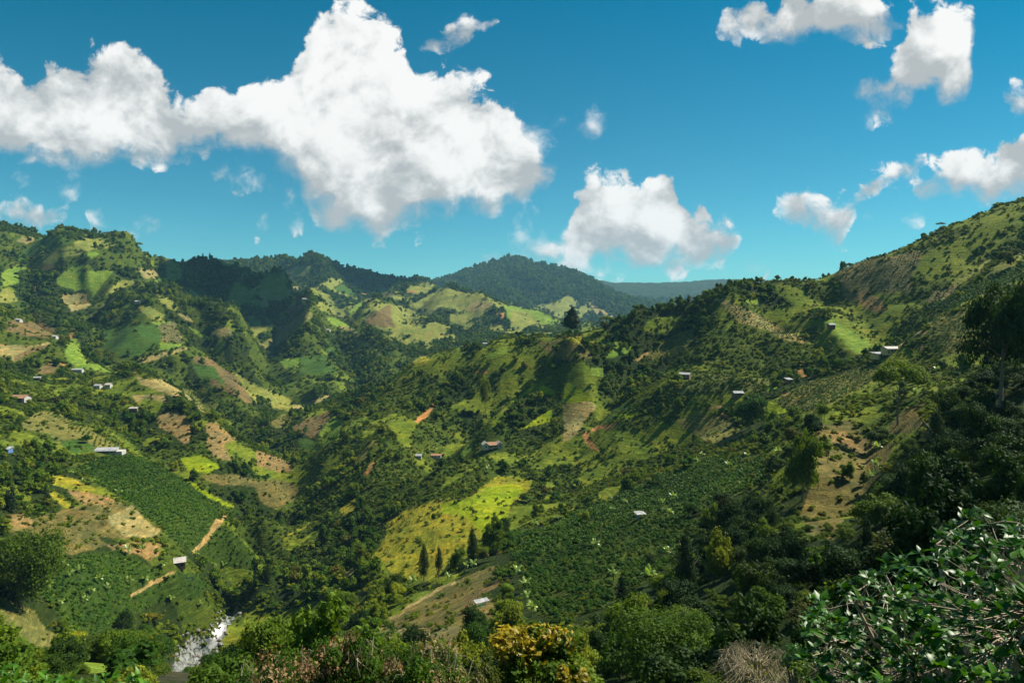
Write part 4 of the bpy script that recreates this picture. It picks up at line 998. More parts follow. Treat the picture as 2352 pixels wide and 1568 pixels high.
# trees: the biggest in the picture become single things below
cand = np.argsort(-(trad / tR))[:1500]; cv = in_view(tx[cand], ty[cand], tz[cand] + 3)
t_single = cand[cv][:300]
t_mass = np.setdiff1d(np.arange(len(tx)), t_single)
cand = np.argsort(-(hrad / hR))[:1800]; cv = in_view(hx[cand], hy[cand], hz[cand] + .5); h_single = cand[cv][:300]; h_mass = np.setdiff1d(np.arange(len(hx)), h_single)
cR = np.hypot(cof[:, 0], cof[:, 1]); cand = np.argsort(-(cof[:, 3] / cR))[:900]; cv = in_view(*cof[cand, :3].T); c_single = cand[cv][:300]; c_mass = np.setdiff1d(np.arange(len(cof)), c_single)

kinds = KIND['tree_far'] + KIND['tree_mid'] + KIND['pale_mid'] + KIND['umb_mid'] + KIND['con_mid'] + KIND['tree_near'] + KIND['pale_near'] + KIND['con_near'] + KIND['dark_near']
base = dict(far=0, tree=3, pale=8, umb=11, con=13, tn=15, pn=19, cn=21, dn=24)
def pick(kind, R, x, y):
    f = frac(x, y, 6.)
    w_ = base['tree'] + (f * 5).astype(int)
    w_ = np.where(R > 1500, base['far'] + (f * 3).astype(int), w_)
    w_ = np.where(kind == 1, np.where(R > 1500, w_, base['pale'] + (f * 3).astype(int)), w_)
    w_ = np.where((kind == 2) & (R < 1500), base['umb'] + (f * 2).astype(int), w_); w_ = np.where(kind == 3, base['con'] + (f * 2).astype(int), w_)
    n_ = R < 330
    w_ = np.where(n_ & (kind == 0), base['tn'] + (f * 4).astype(int), w_); w_ = np.where(n_ & (kind == 1), base['pn'] + (f * 2).astype(int), w_); w_ = np.where(n_ & (kind == 3), base['cn'] + (f * 3).astype(int), w_)
    w_ = np.where((R < 330) & (kind == 4), base['dn'] + (f * 3).astype(int), w_)
    return w_
tw = pick(kindt, tR, tx, ty)
zs = trad * np.where(kindt == 3, 2.0, np.where(kindt == 2, .8, .75 + .95 * frac(tx, ty, 8.) ** 2))
lift = np.where(kindt == 3, zs * .95, zs * .62 + np.where(tR < 1500, trad * .25, 0))
P = np.stack([tx, ty, tz + lift], 1)
instancer('woodland', 'dense mixed woodland covering the hillsides beyond the nearer trees', 'woodland', P[t_mass], trad[t_mass], zs[t_mass], tw[t_mass], kinds)
hk = KIND['shrub_mid'] + KIND['shrub_near']; hw = (frac(hx, hy, 6.) * 4).astype(int) + np.where(hR < 230, 4, 0)
hP = np.stack([hx, hy, hz + hrad * .3], 1)
instancer('undergrowth', 'scattered low green scrub growing over the slopes', 'undergrowth', hP[h_mass], hrad[h_mass], hrad[h_mass] * .85, hw[h_mass], hk)
ck = KIND['coffee_mid'] + KIND['coffee_near']; cw_ = (frac(cof[:, 0], cof[:, 1], 6.) * 3).astype(int); cw_ = np.where(cR < 260, 3 + cw_ % 2, cw_)
cP = cof[:, :3] + np.stack([0 * cR, 0 * cR, cof[:, 3] * .45], 1)
instancer('coffee_rows', 'coffee bushes planted in rows across the farm plots', 'coffee bushes', cP[c_mass], cof[c_mass, 3], cof[c_mass, 3] * 1.05, cw_[c_mass], ck)

# ------------------------------------------------------------------ landmarks, used to say where a plant stands
LM = [(245, 1035, 'the long pale farm building'), (45, 917, 'the white tile-roofed house'), (412, 1290, 'the grey-roofed shed'), (420, 1520, 'the rocky river'),
      (1130, 1025, 'the white farmhouse'), (1467, 1182, 'the white-roofed shelter'), (1105, 1383, 'the white tarpaulin roof'), (985, 1290, 'the two dark conifers'), (1050, 1200, 'the yellow-green pasture'),
      (1570, 862, 'the tin-roofed house'), (1695, 908, 'the tin-roofed cabin'), (2030, 815, 'the ochre-walled farmhouse'), (1375, 1000, 'the orange dirt track'), (1910, 1090, 'the brown cleared slope'), (1850, 910, 'the right-hand coffee plot'),
      (2290, 800, 'the tall dark tree'), (2150, 1380, 'the glossy-leaved tree'), (1230, 1500, 'the golden-leaved tree'), (850, 1520, 'the dry-leaved thicket'), (1730, 1530, 'the bare twiggy bush'), (350, 1150, 'the big dark coffee field'), (190, 1210, 'the lower-left tan field')]
def where(px, py):
    """nearest landmark and the side of it"""
    d, i = min((hypot(px - a, py - b_), k) for k, (a, b_, _) in enumerate(LM)); a, b_, nm = LM[i]
    dx, dy_ = px - a, py - b_
    if d < 45: w_ = 'beside'
    elif abs(dx) > abs(dy_): w_ = 'right of' if dx > 0 else 'left of'
    else: w_ = 'below' if dy_ > 0 else 'above'
    return f'{w_} {nm}'
TR = {0: (KIND['tree_near'], 'broadleaf_tree', ('spreading dark green tree', 'rounded green tree')), 1: (KIND['pale_near'], 'broadleaf_tree', ('pale yellow-green tree', 'light green bushy tree')),
      4: (KIND['dark_near'], 'broadleaf_tree', ('deep green leafy tree', 'dense blackish-green tree')), 2: (KIND['umb_mid'], 'broadleaf_tree', ('flat-topped green tree', 'wide flat-crowned tree')), 3: (KIND['con_near'], 'conifer', ('narrow dark conifer', 'pointed dark conifer'))}
TRUNKS = [trunk_mesh(f'trunk_{i}', M_bark, 1., .045, 5, .8, i) for i in range(3)]
for i in t_single:
    k = int(kindt[i]); ms_, nm, desc = TR[k]; f = float(frac(tx[i], ty[i], 6.)); px, py = project(tx[i], ty[i], tz[i] + lift[i])
    o = link(nm, None, loc=(tx[i], ty[i], tz[i]), rz=f * 6.28)
    size = 'large ' if trad[i] > 3.8 else ('small ' if trad[i] < 2.6 else '')
    tag(o, f'{size}{desc[int(f * 7) % 2]} {where(px, py)}', 'tree', 'trees standing on the near slopes')
    c = link('crown', ms_[int(f * len(ms_)) % len(ms_)], o, (0, 0, lift[i])); c.scale = (trad[i], trad[i], zs[i])
    t = link('trunk', TRUNKS[int(f * 3)], o, (0, 0, 0)); hh_ = lift[i] * (1.0 if k != 3 else 1.5); t.scale = (hh_ * .8, hh_ * .8, hh_)
for i in h_single:
    f = float(frac(hx[i], hy[i], 6.)); px, py = project(hx[i], hy[i], hz[i])
    o = link('shrub', KIND['shrub_near'][int(f * 4)], loc=(hx[i], hy[i], hz[i] + hrad[i] * .3), rz=f * 6.28); o.scale = (hrad[i], hrad[i], hrad[i] * .85)
    tag(o, f"{'larger' if hrad[i] > 1.3 else 'low'} green shrub {where(px, py)}", 'shrub', 'shrubs on the near slopes')
for i in c_single:
    f = float(frac(cof[i, 0], cof[i, 1], 6.)); px, py = project(*cof[i, :3])
    o = link('coffee_bush', KIND['coffee_near'][int(f * 2)], loc=tuple(cP[i]), rz=f * 6.28); r_ = cof[i, 3]; o.scale = (r_, r_, r_ * 1.05)
    tag(o, f"dark coffee bush {where(px, py)}", 'coffee bush', 'coffee bushes in the nearest rows')
# ------------------------------------------------------------------ trees shown one by one
GOLD = None
for (fx, fy, hp, wp, kd, bare, lab), (x, y, z, R) in zip(SOLO, SW):
    H = hp * R / PF; Wd = wp * R / PF / 2; ch = H * (1 - bare)
    o = link('conifer' if kd in ('con', 'pine') else 'broadleaf_tree', None, loc=(x, y, z - .2), rz=fx * .37)
    tag(o, lab, 'tree')
    mp = {'con': KIND['con_near'], 'pine': KIND['tree_near'], 'tree': KIND['tree_near'] , 'pale': KIND['pale_near'], 'umb': KIND['umb_mid'], 'ragged': None, 'wide': None, 'palecol': KIND['pale_near']}[kd]
    if kd == 'umb' and R < 700: mp = [crown_mesh('umbrella_crown', ML_tree, 6000, .06, 26, shape='umbrella', seed=fx)]
    if kd == 'ragged': mp = [crown_mesh('ragged_crown', ML_dark, 12000, .045, 26, jag=.3, seed=5)]
    if kd == 'wide': mp = [crown_mesh('wide_crown', ML_tree, 11000, .04, 34, jag=.3, seed=15)]
    if kd == 'pine': mp = [crown_mesh('pine_crown', ML_con, 9000, .09, 16, jag=.2, shape='cone', w=1.25, seed=9)]
    rd = kd in ('tree', 'pale', 'ragged', 'wide', 'palecol')
    c = link('crown', mp[fx % len(mp)], o, (0, 0, H * bare + ch * (.44 if rd else .46))); c.scale = (Wd * 1.05, Wd * 1.05, ch * (.70 if rd else .55 if kd != 'umb' else .8))
    t = link('trunk', trunk_mesh('solo_trunk', M_bark, H * .7, max(.10, H * .013), 7, .5, fx), o)

# ------------------------------------------------------------------ houses
def slab_roof(w, d, z0, z1, t=.12, over=.5):
    """one pitched sheet: low edge in front"""
    v = [(-w / 2 - over, -d / 2 - over, z0), (w / 2 + over, -d / 2 - over, z0), (w / 2 + over, d / 2 + over, z1), (-w / 2 - over, d / 2 + over, z1)]
    return v + [(a, b_, c_ + t) for a, b_, c_ in v], [(3, 2, 1, 0), (4, 5, 6, 7), (0, 1, 5, 4), (1, 2, 6, 5), (2, 3, 7, 6), (3, 0, 4, 7)]
def gable_roof(w, d, z, rise, over=.5, t=.14):
    L = w / 2 + over; Dp = d / 2 + over; e = rise * over / (d / 2)
    P = []
    for s_ in (-1, 1):
        v = [(-L, s_ * Dp, z - e), (L, s_ * Dp, z - e), (L, 0, z + rise), (-L, 0, z + rise)]
        P.append((v + [(a, b_, c_ + t) for a, b_, c_ in v], [(0, 1, 2, 3), (7, 6, 5, 4), (0, 4, 5, 1), (1, 5, 6, 2), (2, 6, 7, 3), (3, 7, 4, 0)]))
    return P
def gable_walls(w, d, h, rise, t=.0):
    v, f = box(-w / 2, -d / 2, -1.2, w / 2, d / 2, h); n_ = len(v); P = [(v, f)]
    for s_ in (-1, 1):
        x0 = s_ * w / 2; P.append(([(x0, -d / 2, h), (x0, d / 2, h), (x0, 0, h + rise)], [(0, 1, 2)]))
    return P
def house(nm, name, lab, cat, w, d, h, wall, roof, rise=None, doors=1, wins=2, porch=False, group=None, wing=None):
    x, y, z, R, ww, yaw = BP[nm]
    o = link(name, None, loc=(x, y, z + .1), rz=yaw); tag(o, lab, cat, group)
    if rise is not None:
        part('wall', gable_walls(w, d, h, rise), wall, o); part('roof', gable_roof(w, d, h, rise), roof, o)
    else:
        part('wall', [box(-w / 2, -d / 2, -1.2, w / 2, d / 2, h)], wall, o); part('roof', [slab_roof(w, d, h + .02, h + .9)], roof, o)
    slots = doors + wins
    for k in range(slots):
        cx = -w / 2 + w * (k + .5) / slots
        isd = (k % 2 == 0 and k // 2 < doors) if wins else True
        if isd:
            dr = part('door', [box(cx - .5, -d / 2 - .06, 0, cx + .5, -d / 2 + .02, 2.1)], M_wood, o)
        else:
            wn = part('window', [box(cx - .55, -d / 2 - .05, .9, cx + .55, -d / 2 + .02, 2.0)], M_dark, o)
            link('frame', mesh_from('frame', *join([box(cx - .65, -d / 2 - .08, .8, cx + .65, -d / 2 - .055, .9), box(cx - .65, -d / 2 - .08, 2., cx + .65, -d / 2 - .055, 2.1), box(cx - .65, -d / 2 - .08, .9, cx - .55, -d / 2 - .055, 2.), box(cx + .55, -d / 2 - .08, .9, cx + .65, -d / 2 - .055, 2.)]), M_wood), wn)
    if porch:
        for k in range(4):
            cx = -w / 2 + w * k / 3; part('post', [box(cx - .08, -d / 2 - 1.9, -.6, cx + .08, -d / 2 - 1.74, h - .25)], M_wood, o)
        part('porch_roof', [([(-w / 2 - .3, -d / 2 - 2.2, h - .35), (w / 2 + .3, -d / 2 - 2.2, h - .35), (w / 2 + .3, -d / 2 - .05, h + .0), (-w / 2 - .3, -d / 2 - .05, h + .0), (-w / 2 - .3, -d / 2 - 2.2, h - .25), (w / 2 + .3, -d / 2 - 2.2, h - .25), (w / 2 + .3, -d / 2 - .05, h + .1), (-w / 2 - .3, -d / 2 - .05, h + .1)], [(3, 2, 1, 0), (4, 5, 6, 7), (0, 1, 5, 4), (1, 2, 6, 5), (3, 0, 4, 7)])], roof, o)
    return o
def W_(nm): return BP[nm][4]
# white farmhouse: two gabled white ends, a tiled middle under one roof line
w = W_('hacienda'); o = house('hacienda', 'farmhouse', 'white farmhouse with two gabled ends and an orange tiled middle', 'farmhouse', w * .42, 5, 2.7, M_white, M_tile, 1.5, 1, 2, True)
for s_ in (-1, 1):
    cx = s_ * w * .34; g_ = [(a + cx, b_, c_) for a, b_, c_ in []]
    v, f = box(cx - 2.2, -4.2, -1.4, cx + 2.2, 3, 2.9)
    tri = ([(cx - 2.2, -4.2, 2.9), (cx + 2.2, -4.2, 2.9), (cx, -4.2, 4.6)], [(0, 1, 2)]); tri2 = ([(cx - 2.2, 3, 2.9), (cx + 2.2, 3, 2.9), (cx, 3, 4.6)], [(2, 1, 0)])
    part('gable_wing', [(v, f), tri, tri2], M_white, o, 'white gabled wing')
    rf = [([(cx - 2.6 * q_, -4.6, 2.62), (cx - 2.6 * q_, 3.4, 2.62), (cx, 3.4, 4.68), (cx, -4.6, 4.68), (cx - 2.6 * q_, -4.6, 2.76), (cx - 2.6 * q_, 3.4, 2.76), (cx, 3.4, 4.82), (cx, -4.6, 4.82)], [(0, 1, 2, 3), (7, 6, 5, 4), (0, 4, 5, 1), (1, 5, 6, 2), (2, 6, 7, 3), (3, 7, 4, 0)]) for q_ in (-1, 1)]
    part('wing_roof', rf, M_white if s_ < 0 else M_rust, o)
    part('window', [box(cx - .5, -4.27, .9, cx + .5, -4.205, 2.)], M_dark, o)
w = W_('longbarn'); o = house('longbarn', 'farm_building', 'long pale farm building with a grey sheet roof above the dark coffee field', 'farm building', w * .74, 4.2, 2.4, M_white, M_zinc, None, 2, 4, True)
part('yard_wall', [box(w * .38, -3.4, -1.2, w * .58, 3.2, 1.5)], M_white, o, 'bright white yard wall at the right end')
house('tilehouse', 'tiled_house', 'white house with a brown tiled roof and blue-shaded porch at the far left', 'house', W_('tilehouse'), 7, 2.8, M_white, M_tile, 1.7, 2, 3, True)
w = W_('greyshed'); o = house('greyshed', 'field_shed', 'grey flat-roofed shed beside the footpath among banana plants', 'shed', w * .75, 5, 2.6, M_wood, M_rust, None, 1, 1)
x, y, z, R, ww, yaw = BP['greyshed']
lo = link('washing_line', None, loc=(x + 4.6, y - 1.2, height(np.array([x + 4.6]), np.array([y - 1.2]))[0] + .1), rz=.3); tag(lo, 'washing line hung with red, white and teal cloths right of the grey shed', 'washing line')
for sx_ in (-2.6, 2.6): part('post', [tube([(sx_, 0, -.5), (sx_, 0, 1.9)], [.05, .05], 6)], M_wood, lo)
part('line', [tube([(-2.6, 0, 1.85), (0, 0, 1.72), (2.6, 0, 1.85)], [.015] * 3, 4)], M_wood, lo)
for k, (mm, ln) in enumerate(((M_orange, 1.1), (M_white, .8), (M_orange, .9), (M_teal, 1.), (M_white, 1.2), (M_teal, .7))):
    cx = -2.2 + k * .85; part('cloth', [([(cx - .33, -.02, 1.74), (cx + .33, .02, 1.74), (cx + .3, .1, 1.74 - ln), (cx - .3, -.1, 1.74 - ln)], [(0, 1, 2, 3)])], mm, lo)
w = W_('shelter'); x, y, z, R, ww, yaw = BP['shelter']
o = link('shelter', None, loc=(x, y, z), rz=yaw); tag(o, 'small open shelter with a bent white sheet roof in the coffee slope', 'shelter')
for sx_ in (-1, 1):
    for sy_ in (-1, 1): part('post', [box(sx_ * w * .3 - .06, sy_ * 1.3 - .06, -.8, sx_ * w * .3 + .06, sy_ * 1.3 + .06, 2.25)], M_wood, o)
part('roof', [slab_roof(w * .5, 2.8, 2.25, 2.7, .06, .25), ], M_zinc, o); part('roof', [([(w * .26 + .2, -1.6, 2.35), (w * .55, -1.3, 2.0), (w * .55, 1.5, 2.3), (w * .26 + .2, 1.6, 2.75)], [(0, 1, 2, 3)])], M_zinc, o, 'bent end sheet of the roof')
part('sack', [box(-.9, -.6, -.2, .2, .5, 1.1)], M_white, o)
w = W_('tarproof'); x, y, z, R, ww, yaw = BP['tarproof']
o = link('drying_shed', None, loc=(x, y, z), rz=yaw); tag(o, 'long narrow shelter under white sheeting on the brown-green field', 'shelter')
for k in range(4):
    for sy_ in (-.7, .7): part('post', [box(-w * .45 + w * .3 * k - .04, sy_ - .04, -.8, -w * .45 + w * .3 * k + .04, sy_ + .04, 1.4)], M_wood, o)
part('roof', [slab_roof(w, 1.8, 1.4, 1.75, .04, .1)], M_zinc, o); part('end_sheet', [box(-w * .5, -.9, 0, -w * .5 + .05, .3, 1.38)], M_white, o); part('side_sheet', [box(-w * .35, -.95, .1, w * .25, -.92, .9)], M_teal, o, 'teal sheet along the side')
for dx, lb in ((-1.3, 'left'), (1.2, 'right')):
    po = link('pole', mesh_from('pole', *tube([(0, 0, -.6), (0, 0, 3.6)], [.06, .05], 6), M_wood), loc=(x + dx, y + 2.6, z + .4)); tag(po, f'thin wooden pole behind the white-sheeted shelter, the {lb}-hand one', 'pole')
house('tinhouse', 'farmhouse', 'low house with a shiny tin roof and reddish yard on the green hillside', 'house', W_('tinhouse'), 6, 2.5, M_wood, M_zinc, 1.2, 1, 2)
house('cabin', 'cabin', 'small dark cabin with a pale tin roof below the green hillside', 'cabin', W_('cabin'), 5, 2.5, M_wood, M_zinc, 1.0, 1, 2)
house('ochre', 'farmhouse', 'ochre-walled farmhouse with a pale roof on the knoll above the coffee plot', 'farmhouse', W_('ochre'), 6, 3.0, M_ochre, M_rust, 1.1, 1, 3)
house('whiteshed', 'shed', 'low shed with a white roof just left of the ochre farmhouse', 'shed', W_('whiteshed'), 6, 2.2, M_ochre, M_zinc, None, 1, 1)
house('hut', 'hut', 'tiny brick hut with a white roof at the upper left corner of the coffee plot', 'hut', W_('hut'), 3.6, 2.5, M_tile, M_zinc, None, 1, 0)
house('barnrow', 'shed', 'low white-roofed shed in the trees left of the white farmhouse', 'shed', W_('barnrow') * .8, 4, 2.2, M_white, M_zinc, 1., 1, 1)
house('barnrow2', 'shed', 'long low orange-tiled shed just right of the white-roofed shed in the trees', 'shed', W_('barnrow2'), 4, 2.2, M_white, M_tile, 1., 1, 2)
house('lowwhite', 'house', 'low white house under the bright green strip at the left', 'house', W_('lowwhite'), 5, 2.5, M_white, M_zinc, 1.1, 1, 1)
house('lowwhite2', 'house', 'grey-white house right beside the low white house at the left', 'house', W_('lowwhite2'), 5, 2.5, M_white, M_rust, 1.1, 1, 1)
house('lowlong', 'shed', 'long low tin-roofed shed at the left edge above the tiled house', 'shed', W_('lowlong'), 5, 2.2, M_wood, M_zinc, .9, 1, 2)
house('tinleft', 'house', 'tin-roofed house below the bright green strip beside a yellow bush', 'house', W_('tinleft'), 5, 2.4, M_white, M_zinc, 1., 1, 1)
house('whitefar', 'house', 'tiny white house high on the left edge of the big mountain', 'house', W_('whitefar'), 6, 3, M_white, M_zinc, 1.2, 1, 1)
house('whitefar2', 'house', 'tiny white house beside orange earth on the left hillside', 'house', W_('whitefar2'), 6, 3, M_white, M_zinc, 1.2, 1, 1)
house('ridgehouse', 'house', 'small pale house in the middle of the left mountain face', 'house', W_('ridgehouse'), 6, 3, M_white, M_rust, 1.2, 1, 1)
house('saddlehouse', 'house', 'small cream house among trees on the spur in the centre left', 'house', W_('saddlehouse'), 7, 3, M_ochre, M_zinc, 1.3, 1, 1)
house('spurhouse', 'house', 'pale house on the saddle between tan fields left of the centre', 'house', W_('spurhouse'), 7, 3, M_white, M_rust, 1.3, 1, 1)
house('hillhouse', 'house', 'small house on the ridge left of the lone pine', 'house', W_('hillhouse'), 6, 3, M_ochre, M_rust, 1.3, 1, 1)
house('bluehut', 'hut', 'small blue hut under trees at the left edge of the picture', 'hut', W_('bluehut'), 4, 2.4, M_blue, M_zinc, None, 1, 0)
house('midhut', 'hut', 'dark hut with a tin roof beside a dirt path on the left hillside', 'hut', W_('midhut'), 4, 2.2, M_wood, M_rust, .8, 1, 0)
house('kneehouse', 'house', 'small house at the top of the bright green strip on the right hillside', 'house', W_('kneehouse'), 5, 2.6, M_wood, M_zinc, 1., 1, 1)

# ------------------------------------------------------------------ banana plants: stem and single arching leaves
def banana_leaf(L, w_, droop, seed):
    g = random.Random(seed); V, F = [], []; n_ = 6
    for i in range(n_ + 1):
        t = i / n_; r = L * t; z = L * (.85 * t - droop * t * t); x = r * (1 - .25 * t)
        ww = w_ * (.12 + math.sin(pi * min(1, t * .93 + .05)) ** .7) * (1 if i % 2 else .86)
        V += [(x, -ww, z - ww * .35), (x, 0, z), (x, ww, z - ww * .35 + .04 * g.random())]
    for i in range(n_):
        a = i * 3; F += [(a, a + 1, a + 4, a + 3), (a + 1, a + 2, a + 5, a + 4)]
    return mesh_from('banana_leaf', np.array(V), F, ML_banana)
BL = [banana_leaf(1., .17, .35 + .22 * k, k) for k in range(4)]
STEM = mesh_from('banana_stem', *tube([(0, 0, -.5), (.03, 0, .5), (0, 0, 1.)], [.11, .09, .05], 7), ML_banana)
seen_lab = {}
for q_, (x, y, z, R, px, py) in enumerate(BW):
    g = random.Random(q_ * 3 + 1); sc = (1.0 + .4 * g.random()) * max(1., min(1.25, R / 380)); st = 1.9 * sc
    o = link('banana_plant', None, loc=(x, y, z), rz=g.random() * 6.28)
    lab = f"{g.choice(['pale green', 'bright green', 'ragged-leaved', 'spreading', 'tall'])} banana plant {where(px, py)}"; tag(o, lab, 'banana plant', 'banana plants dotted among the coffee')
    s_ = link('stem', STEM, o); s_.scale = (1.5, 1.5, st)
    for k in range(9):
        l_ = link('leaf', BL[k % 4] if k > 1 else BL[0], o, (0, 0, st * .95)); l_.rotation_euler = (0, -.5 * (k < 3) + g.uniform(-.15, .15), k * 2.4 + g.random()); q2 = sc * (1.9 + .5 * g.random()); l_.scale = (q2, q2 * 1.05, q2)

# ------------------------------------------------------------------ river and its boulders
mw = bpy.data.materials.new('white_water'); mw.use_nodes = True; n = NT(mw.node_tree); b = n.n['Principled BSDF']; geo = n.new('ShaderNodeNewGeometry')
f = n.noise(geo.outputs['Position'], .38, 6, .7, 1.2); n.l.new(n.mix(n.ramp(f, .42, .56), (.04, .05, .04), (.24, .25, .235)), b.inputs['Base Color'])
b.inputs['Roughness'].default_value = .3; bp = n.new('ShaderNodeBump'); bp.inputs['Strength'].default_value = .35; n.l.new(f, bp.inputs['Height']); n.l.new(bp.outputs[0], b.inputs['Normal'])
RV = [(1440,1640),(1520,1568),(1590,1490),(1660,1425),(1730,1350),(1800,1300),(1870,1262),(1960,1205),(2010,1130),(2050,1050),(2110,970),(2165,900),(2220,820)]
cen = [np.array(hit(*D('F', a, b_), 150.)) for a, b_ in RV]
cen2 = []
for p, q_ in zip(cen[:-1], cen[1:]):
    for k in range(6): cen2.append(p + (q_ - p) * k / 6)
V, Fc = [], []
for i, p in enumerate(cen2):
    d = cen2[min(i + 1, len(cen2) - 1)] - cen2[max(i - 1, 0)]; d[2] = 0; d /= np.linalg.norm(d) + 1e-9; s_ = np.array([d[1], -d[0], 0]); wd = 3.3 - 1.8 * i / len(cen2) + .8 * sin(i * 1.7)
    for k in range(7):
        c = p + s_ * wd * (k - 3) / 3; V.append((c[0], c[1], float(height(np.array([c[0]]), np.array([c[1]]))[0]) + .35))
for i in range(len(cen2) - 1):
    for k in range(6): Fc.append((i * 7 + k, i * 7 + k + 1, (i + 1) * 7 + k + 1, (i + 1) * 7 + k))
tag(link('river', mesh_from('river', np.array(V), Fc, mw, True)), kind='structure')
def rock_mesh(seed):
    import bmesh
    bm = bmesh.new(); bmesh.ops.create_icosphere(bm, subdivisions=2, radius=1); g = np.random.default_rng(seed); off = g.random(3) * 50
    for v in bm.verts:
        c = v.co; k = 1 + .45 * (float(vnoise(np.array([c.x * 1.4 + off[0]]), np.array([c.y * 1.4 + c.z * 1.1 + off[1]]))[0]) - .5); v.co = (c.x * k, c.y * k * .85, c.z * k * .62)
    me = bpy.data.meshes.new('rock'); bm.to_mesh(me); bm.free(); me.materials.append(M_stone); return me
RK = [rock_mesh(k) for k in range(5)]
g = random.Random(3)
for k in range(150):
    i = g.randrange(3, len(cen2) - 8) if k > 60 else g.randrange(2, len(cen2) // 2); p = cen2[i]; d = cen2[i + 1] - cen2[i - 1]; s_ = np.array([d[1], -d[0], 0]); s_ /= np.linalg.norm(s_) + 1e-9
    a = g.uniform(-1, 1); a = np.sign(a) * abs(a) ** .55; x, y = (p + s_ * a * 4.6)[:2]; r = g.choice([.4, .5, .7, .9, 1.3])
    o = link('boulder', RK[k % 5], loc=(x, y, float(height(np.array([x]), np.array([y]))[0]) + .15 + r * .15), rz=g.random() * 6.28); o.scale = (r, r, r)
    px, py = project(*o.location); side = 'left' if a < 0 else 'right'
    tag(o, f"{'big' if r > 1 else 'small'} {g.choice(['grey', 'rounded', 'pale'])} boulder, {'midstream' if abs(a) < .45 else side + ' bank'} of the {'lower' if py > 1490 else 'upper'} river", 'boulder', 'boulders in the river bed')

# ------------------------------------------------------------------ foreground growth
def at(px, py, R):
    th, v = ray(px, py); return np.array([float(np.sin(th)) * R, float(np.cos(th)) * R, float(v) * R])
def leaf_mesh(name, mat, w_=.33, fold=.12, curl=.18, n_=5):
    V, F = [], []
    for i in range(n_ + 1):
        t = i / n_; ww = w_ * max(.02, math.sin(pi * t ** .85)) * (1 - .15 * t); z = -curl * t * t
        V += [(t, -ww, z + fold * ww * 2), (t, 0, z), (t, ww, z + fold * ww * 2)]
    for i in range(n_):
        a = i * 3; F += [(a, a + 1, a + 4, a + 3), (a + 1, a + 2, a + 5, a + 4)]
    return mesh_from(name, np.array(V), F, mat, True)
def rotm(yaw, pitch, roll):
    cy, sy_, cp, sp, cr, sr_ = cos(yaw), sin(yaw), cos(pitch), sin(pitch), cos(roll), sin(roll)
    return np.array([[cy, -sy_, 0], [sy_, cy, 0], [0, 0, 1]]) @ np.array([[cp, 0, sp], [0, 1, 0], [-sp, 0, cp]]) @ np.array([[1, 0, 0], [0, cr, -sr_], [0, sr_, cr]])
def leafy_tree(name, lab, base, limbs, tips, leafmat, barkmat, leaf_len, per, seed, w_=.33, r0=.09, single=300):
    """trunk, limbs, twigs ending in rosettes of broad leaves; the largest leaves are parts"""
    g = random.Random(seed); base = np.array(base); o = link(name, None, loc=tuple(base)); tag(o, lab, 'tree' if 'tree' in name else 'shrub')
    limbs = [np.array(p) - base for p in limbs]; T = []; nodes = []
    trunk_top = limbs[0] * .55
    T.append(tube([(0, 0, -.4), trunk_top * .35 + np.array([.12, 0, 0]), trunk_top * .7, trunk_top], [r0 * 1.3, r0, r0 * .85, r0 * .7], 8))
    part('trunk', T, barkmat, o)
    for k, L in enumerate(limbs):
        s_ = trunk_top * g.uniform(.6, 1.); mid = (s_ + L) / 2 + np.array([g.uniform(-.2, .2), g.uniform(-.2, .2), g.uniform(-.25, .05)])
        q1 = (s_ + mid) / 2 + np.array([g.uniform(-.1, .1)] * 3); q3 = (mid + L) / 2 + np.array([g.uniform(-.12, .12), 0, g.uniform(-.1, .1)])
        path = [s_, q1, mid, q3, L]; part('branch', [tube(path, [r0 * .5, r0 * .42, r0 * .34, r0 * .26, r0 * .16], 6)], barkmat, o)
        for a, b_ in zip(path[:-1], path[1:]):
            for t in (0., .5): nodes.append(a + (b_ - a) * t)
        nodes.append(L)
    N = np.array(nodes); tw = []; LV = []; M0 = [leaf_mesh('leaf', leafmat, w_, .12, c_) for c_ in (.1, .22, .35)]
    for tp_ in tips:
        t_ = np.array(tp_) - base; dd = np.linalg.norm(N - t_, axis=1) + .3 * (N[:, 2] > t_[2]); j = N[int(np.argmin(dd))]
        mid = (j + t_) / 2 + np.array([g.uniform(-.12, .12), g.uniform(-.12, .12), -.14 * g.random()]); tw.append(tube([j, (j + mid) / 2 + np.array([g.uniform(-.05, .05)] * 3), mid, t_], [r0 * .08, r0 * .065, r0 * .05, r0 * .03], 5))
        a0 = g.random() * 6.28; k_ = max(3, int(per * g.uniform(.6, 1.3)))
        for k in range(k_):
            back = (k % 3) * .05; pos_ = t_ + (mid - t_) * back * 2
            LV.append((pos_, a0 + k * 2.39, -g.uniform(-.2, 1.0) if k > 1 else -1.1, g.uniform(-.5, .5), leaf_len * g.uniform(.42, 1.3)))
    part('twigs', tw, barkmat, o)['kind'] = 'stuff'
    cam_d_ = [np.linalg.norm(base + l_[0]) for l_ in LV]; order = sorted(range(len(LV)), key=lambda i: cam_d_[i] / LV[i][4])
    base_co = [np.array([v.co[:] for v in m_.vertices]) for m_ in M0]; fc = [list(p.vertices) for p in M0[0].polygons]; VV, FF = [], []
    for rank, i in enumerate(order):
        p, yw, pt, rl, s_ = LV[i]
        if rank < single:
            l_ = link('leaf', M0[i % 3], o, tuple(p)); l_.rotation_euler = (rl, pt, yw); l_.scale = (s_,) * 3
        else:
            Rm = rotm(yw, pt, rl); c = base_co[i % 3] * s_ @ Rm.T + p; q_ = len(VV); VV += list(c); FF += [tuple(a + q_ for a in f_) for f_ in fc]
    if VV: l2 = link('leaves', mesh_from('leaves', np.array(VV), FF, leafmat, True), o); l2['kind'] = 'stuff'
    return o
g = random.Random(21); tips = []
